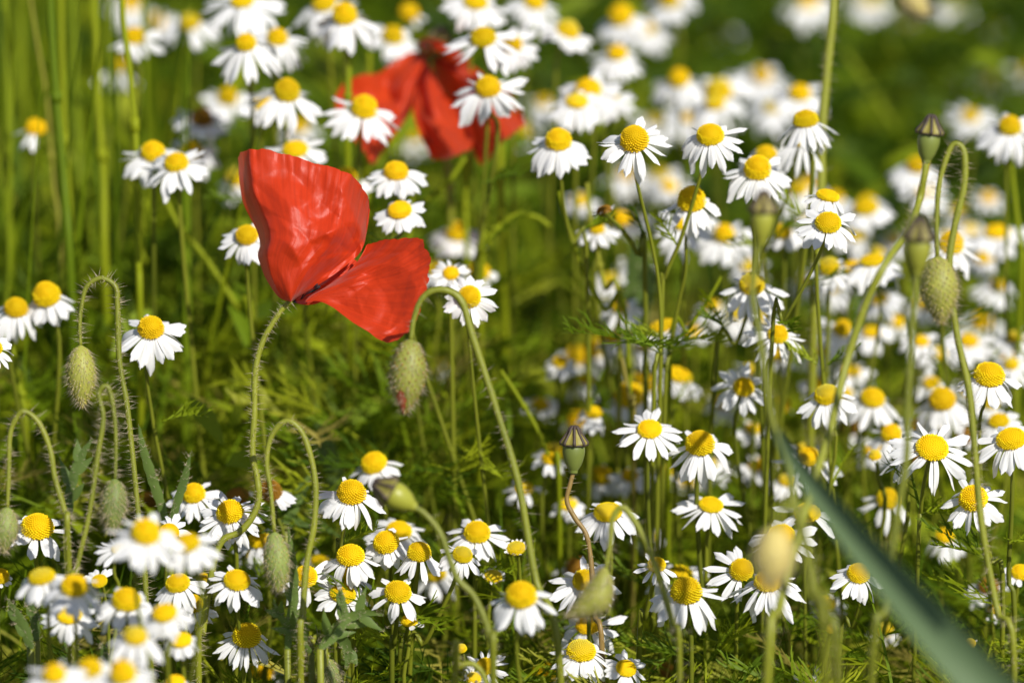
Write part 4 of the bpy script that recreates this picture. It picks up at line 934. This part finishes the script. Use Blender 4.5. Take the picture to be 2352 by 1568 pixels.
poppy_leaf('lobed poppy leaf leaning left under the grey-green furry bud', [(628, 1375), (640, 1410), (662, 1440), (690, 1470), (715, 1500)], 1.475, [(.3, -1, 30, 50), (.3, 1, 34, 50), (.6, -1, 44, 50), (.6, 1, 50, 60), (.8, 1, 50, 70)], 20, seed=4)
poppy_leaf('poppy leaf hanging at the bottom beside a stem, pointed downward', [(795, 1535), (800, 1500), (790, 1470), (770, 1450), (745, 1470)], 1.475, [(.3, 1, 30, 40)], 30, seed=5)
poppy_leaf('blurred lobed poppy leaf behind the arched stems at left', [(212, 1008), (190, 1040), (168, 1090), (158, 1150), (152, 1220)], 1.53, [(.35, -1, 46, 40), (.5, 1, 50, 40), (.65, -1, 60, 40), (.75, 1, 50, 45)], 26, seed=6)
poppy_leaf('dark shaded leaf blade rising behind the lower left flowers', [(319, 978), (328, 1030), (346, 1090), (366, 1150), (386, 1210)], 1.52, [], 26, seed=7)
poppy_leaf('dark wavy leaf tip right of the dark leaf blade', [(437, 1042), (428, 1080), (420, 1110), (404, 1160), (390, 1220)], 1.51, [], 22, seed=8)
poppy_leaf('serrated green leaf blurred in the middle behind an arched bud stem', [(724, 945), (736, 990), (750, 1040), (766, 1085), (770, 1130)], 1.62, [(.5, 1, 36, 35), (.6, -1, 30, 35), (.8, 1, 30, 40)], 44, seed=9)
poppy_leaf('pale oval leaf blurred among thin stems, centre right', [(1452, 555), (1462, 600), (1468, 650), (1460, 700), (1450, 760)], 1.68, [], 74, seed=10)
poppy_leaf('toothed poppy leaf low at the left edge', [(18, 1376), (36, 1410), (58, 1450), (70, 1490)], 1.47, [(.4, -1, 24, 35), (.7, -1, 30, 40)], 28, seed=11)
poppy_leaf('short toothed poppy leaf under the shaded lower left chamomile', [(70, 1376), (74, 1405), (80, 1435), (84, 1470)], 1.48, [(.4, -1, 20, 35), (.6, 1, 24, 40)], 24, seed=12)
poppy_leaf('rolled leaf edge near the bottom left of the blurred white flowers', [(232, 1478), (238, 1500), (246, 1530), (252, 1566)], 1.47, [], 22, seed=13)
poppy_leaf('greyish oblong leaf behind the arched bud stem, lower middle', [(712, 1090), (695, 1120), (672, 1165), (655, 1200)], 1.58, [], 30, seed=14, hairs=False)

# ------------------------------------------------------------------ the out of focus grass blade in the foreground
zB = [1.28, 1.265, 1.25, 1.235, 1.22, 1.21]
W = spline([at(a, b, q) for (a, b), q in zip([(1782, 985), (1846, 1085), (1945, 1212), (2060, 1345), (2190, 1490), (2360, 1670)], zB)], 30)
base = Vector((W[-1].x + .02, W[-1].y - .01, 0)); gb = thing('cereal_plant', 'broad blue-green grass blade slanting out of focus across the lower right', 'grass', base)
mb = MB(); ww = [px(3 + 60 * (i / 29) ** .75, 1.18) for i in range(30)]
mb.ribbon(W, ww, (RT * .8 + UP * .6 - FW * .1).normalized(), -1.0)
link('leaf_blade', shift(mb, base).mesh('leaf_blade', M['blue']), gb)
mb = MB(); mb.tube(spline([W[-1] - base, (W[-1] - base) * .5 + Vector((.002, 0, 0)), Vector((0, 0, -.002))], 14), [.0045 - .002 * i / 13 for i in range(14)], 10)
link('sheath', mb.mesh('sheath', M['blue']), gb)

# ------------------------------------------------------------------ tall grass stems
def grass_stem(label, P, z, wide, tone, name='cereal_plant', cat='grass stem', leaf=None, group='tall grass stems at the left'):
    random.seed(int(P[0][0] * 3 + P[0][1])); pts = path(P, z, 40, True, rnd(-.01, .01)); base = Vector((pts[-1].x, pts[-1].y, 0))
    t = thing(name, label, cat, base, group); r = px(wide, z) / 2
    mb = MB(); mb.t = tone; mb.tube(pts, [r * (.75 + .3 * i / 39) for i in range(40)], 8)
    k = random.randint(8, 20); mb.tube(pts[k:k + 2], r * 1.35, 8)
    link('stem', shift(mb, base).mesh('stem', M['grass'], tone=True), t)
    if leaf:
        mb = MB(); mb.t = min(1, tone + .05); lp = spline([at(a, b, z - .01) for a, b in leaf], 14)
        mb.ribbon(lp, [px(14, z) * max(.05, math.sin(math.pi * min(1, .25 + .75 * i / 13)) ** .6) for i in range(14)], (RT + UP * .3 - FW * .5).normalized(), .3)
        link('leaf', shift(mb, base).mesh('leaf', M['grass'], tone=True), t)
gs = grass_stem
gs('leftmost tall green grass stem along the left edge', [(12, -60), (14, 120), (20, 340), (24, 640)], 1.72, 22, .62)
gs('thin brownish grass stalk slanting between the green stems at left', [(62, -60), (84, 90), (108, 230), (124, 420), (140, 620)], 1.70, 9, .93)
gs('blue-green thick grass stem in front of the brownish stalk', [(112, -60), (120, 100), (132, 260), (146, 420), (168, 700)], 1.64, 22, .40)
gs('yellowish grass stem hugging the blue-green thick one on its right', [(140, -60), (142, 120), (150, 340), (160, 520), (170, 740)], 1.70, 17, .80)
gs('bright green grass stem in the middle of the left group', [(166, -60), (170, 120), (178, 300), (190, 560)], 1.80, 24, .58, leaf=[(186, 190), (215, 215), (246, 260), (282, 330), (296, 345)])
gs('broad olive grass stem left of the split chamomile', [(212, -60), (220, 90), (226, 240), (238, 420), (246, 700)], 1.70, 20, .80)
gs('darker grass stem just right of the broad olive one', [(250, -60), (256, 100), (262, 300), (268, 620)], 1.82, 15, .50)
gs('yellow-green grass stem crossing in front of the upper left chamomiles', [(276, -60), (284, 60), (300, 170), (310, 330), (316, 600), (322, 760)], 1.62, 17, .78)
gs('blurred olive grass stem behind at far left', [(44, -60), (50, 200), (60, 480), (66, 760)], 1.90, 24, .66)
gs('pale grass stem behind the left edge chamomile', [(98, 380), (112, 480), (124, 600), (132, 760)], 1.85, 22, .80)
gs('green grass stem below the brown centred chamomile group at left', [(200, 360), (206, 480), (214, 620), (222, 800)], 1.78, 16, .62)
gs('slender grass stem rising left of the large poppy', [(330, 460), (322, 560), (330, 680), (338, 820)], 1.72, 22, .74)
gs('yellow-green grass stem slanting under the pair of chamomiles', [(376, 450), (412, 520), (470, 590), (540, 700), (580, 790)], 1.66, 15, .78)
gs('dry pale grass stem behind the large lone chamomile', [(392, 560), (400, 680), (408, 840), (420, 1000)], 1.85, 26, .90)
gs('pale green straight grass stem at the left edge, middle height', [(24, 790), (40, 860), (56, 960), (66, 1060)], 1.62, 20, .74)
G2 = 'blurred grass stems in the middle'
gs('blurred upright grass stem beneath the far poppy', [(1150, 330), (1150, 420), (1152, 520), (1158, 640)], 1.72, 22, .78, group=G2)
gs('thin blurred stem left of the upright one beneath the far poppy', [(1078, 350), (1070, 430), (1068, 520), (1072, 640)], 1.70, 13, .78, group=G2)
gs('blurred stem rising between the stacked chamomiles and far poppy', [(824, 330), (822, 380), (832, 430), (846, 560)], 1.68, 13, .78, group=G2)
gs('blurred stem under the tall domed chamomile near the top', [(800, 110), (800, 180), (798, 260), (800, 420)], 1.66, 18, .74, group=G2)
gs('thin yellowish stem beside the one under the top dome', [(848, 120), (848, 180), (846, 260), (846, 420)], 1.72, 15, .76, group=G2)
gs('pale arched grass leaf curving over beside the open green gap', [(1262, 520), (1235, 500), (1195, 492), (1150, 515), (1120, 560), (1105, 640)], 1.66, 15, .78, group=G2)
gs('green grass blade leaning right below the far poppy', [(1068, 362), (1040, 405), (1005, 440), (965, 475), (940, 540)], 1.66, 16, .72, group=G2)
gs('pale dry stalk standing in front of a wide yellow centre', [(1428, 822), (1438, 870), (1448, 930), (1456, 1010)], 1.60, 10, 1.0, group=G2)
gs('thin slanted green stem running down toward the upright capsule', [(1150, 850), (1190, 910), (1235, 990), (1268, 1070), (1284, 1130)], 1.60, 11, .76, group=G2)
gs('thin stem sloping from upper middle toward the spiky meadow centre', [(1284, 440), (1308, 530), (1340, 620), (1390, 710), (1440, 780)], 1.60, 11, .80, group=G2)
gs('pale stem crossing near the withered chamomile head', [(1348, 420), (1356, 500), (1372, 580), (1392, 660), (1420, 760)], 1.62, 12, .88, group=G2)
gs('thin pale blurred stem along the right edge', [(2322, 370), (2334, 480), (2344, 580), (2346, 700)], 1.66, 14, .74, group=G2)
gs('faint diagonal stem in the blurred dark green upper right', [(1940, 120), (2020, 240), (2080, 340), (2120, 420)], 2.05, 16, .70, group=G2)
gs('faint second diagonal stem in the blurred upper right', [(2040, 90), (2080, 180), (2110, 280), (2130, 360)], 2.15, 14, .72, group=G2)
gs('slanted green stem behind the wide flat chamomile', [(1660, 630), (1620, 700), (1580, 760), (1540, 840)], 1.58, 10, .72, group=G2)
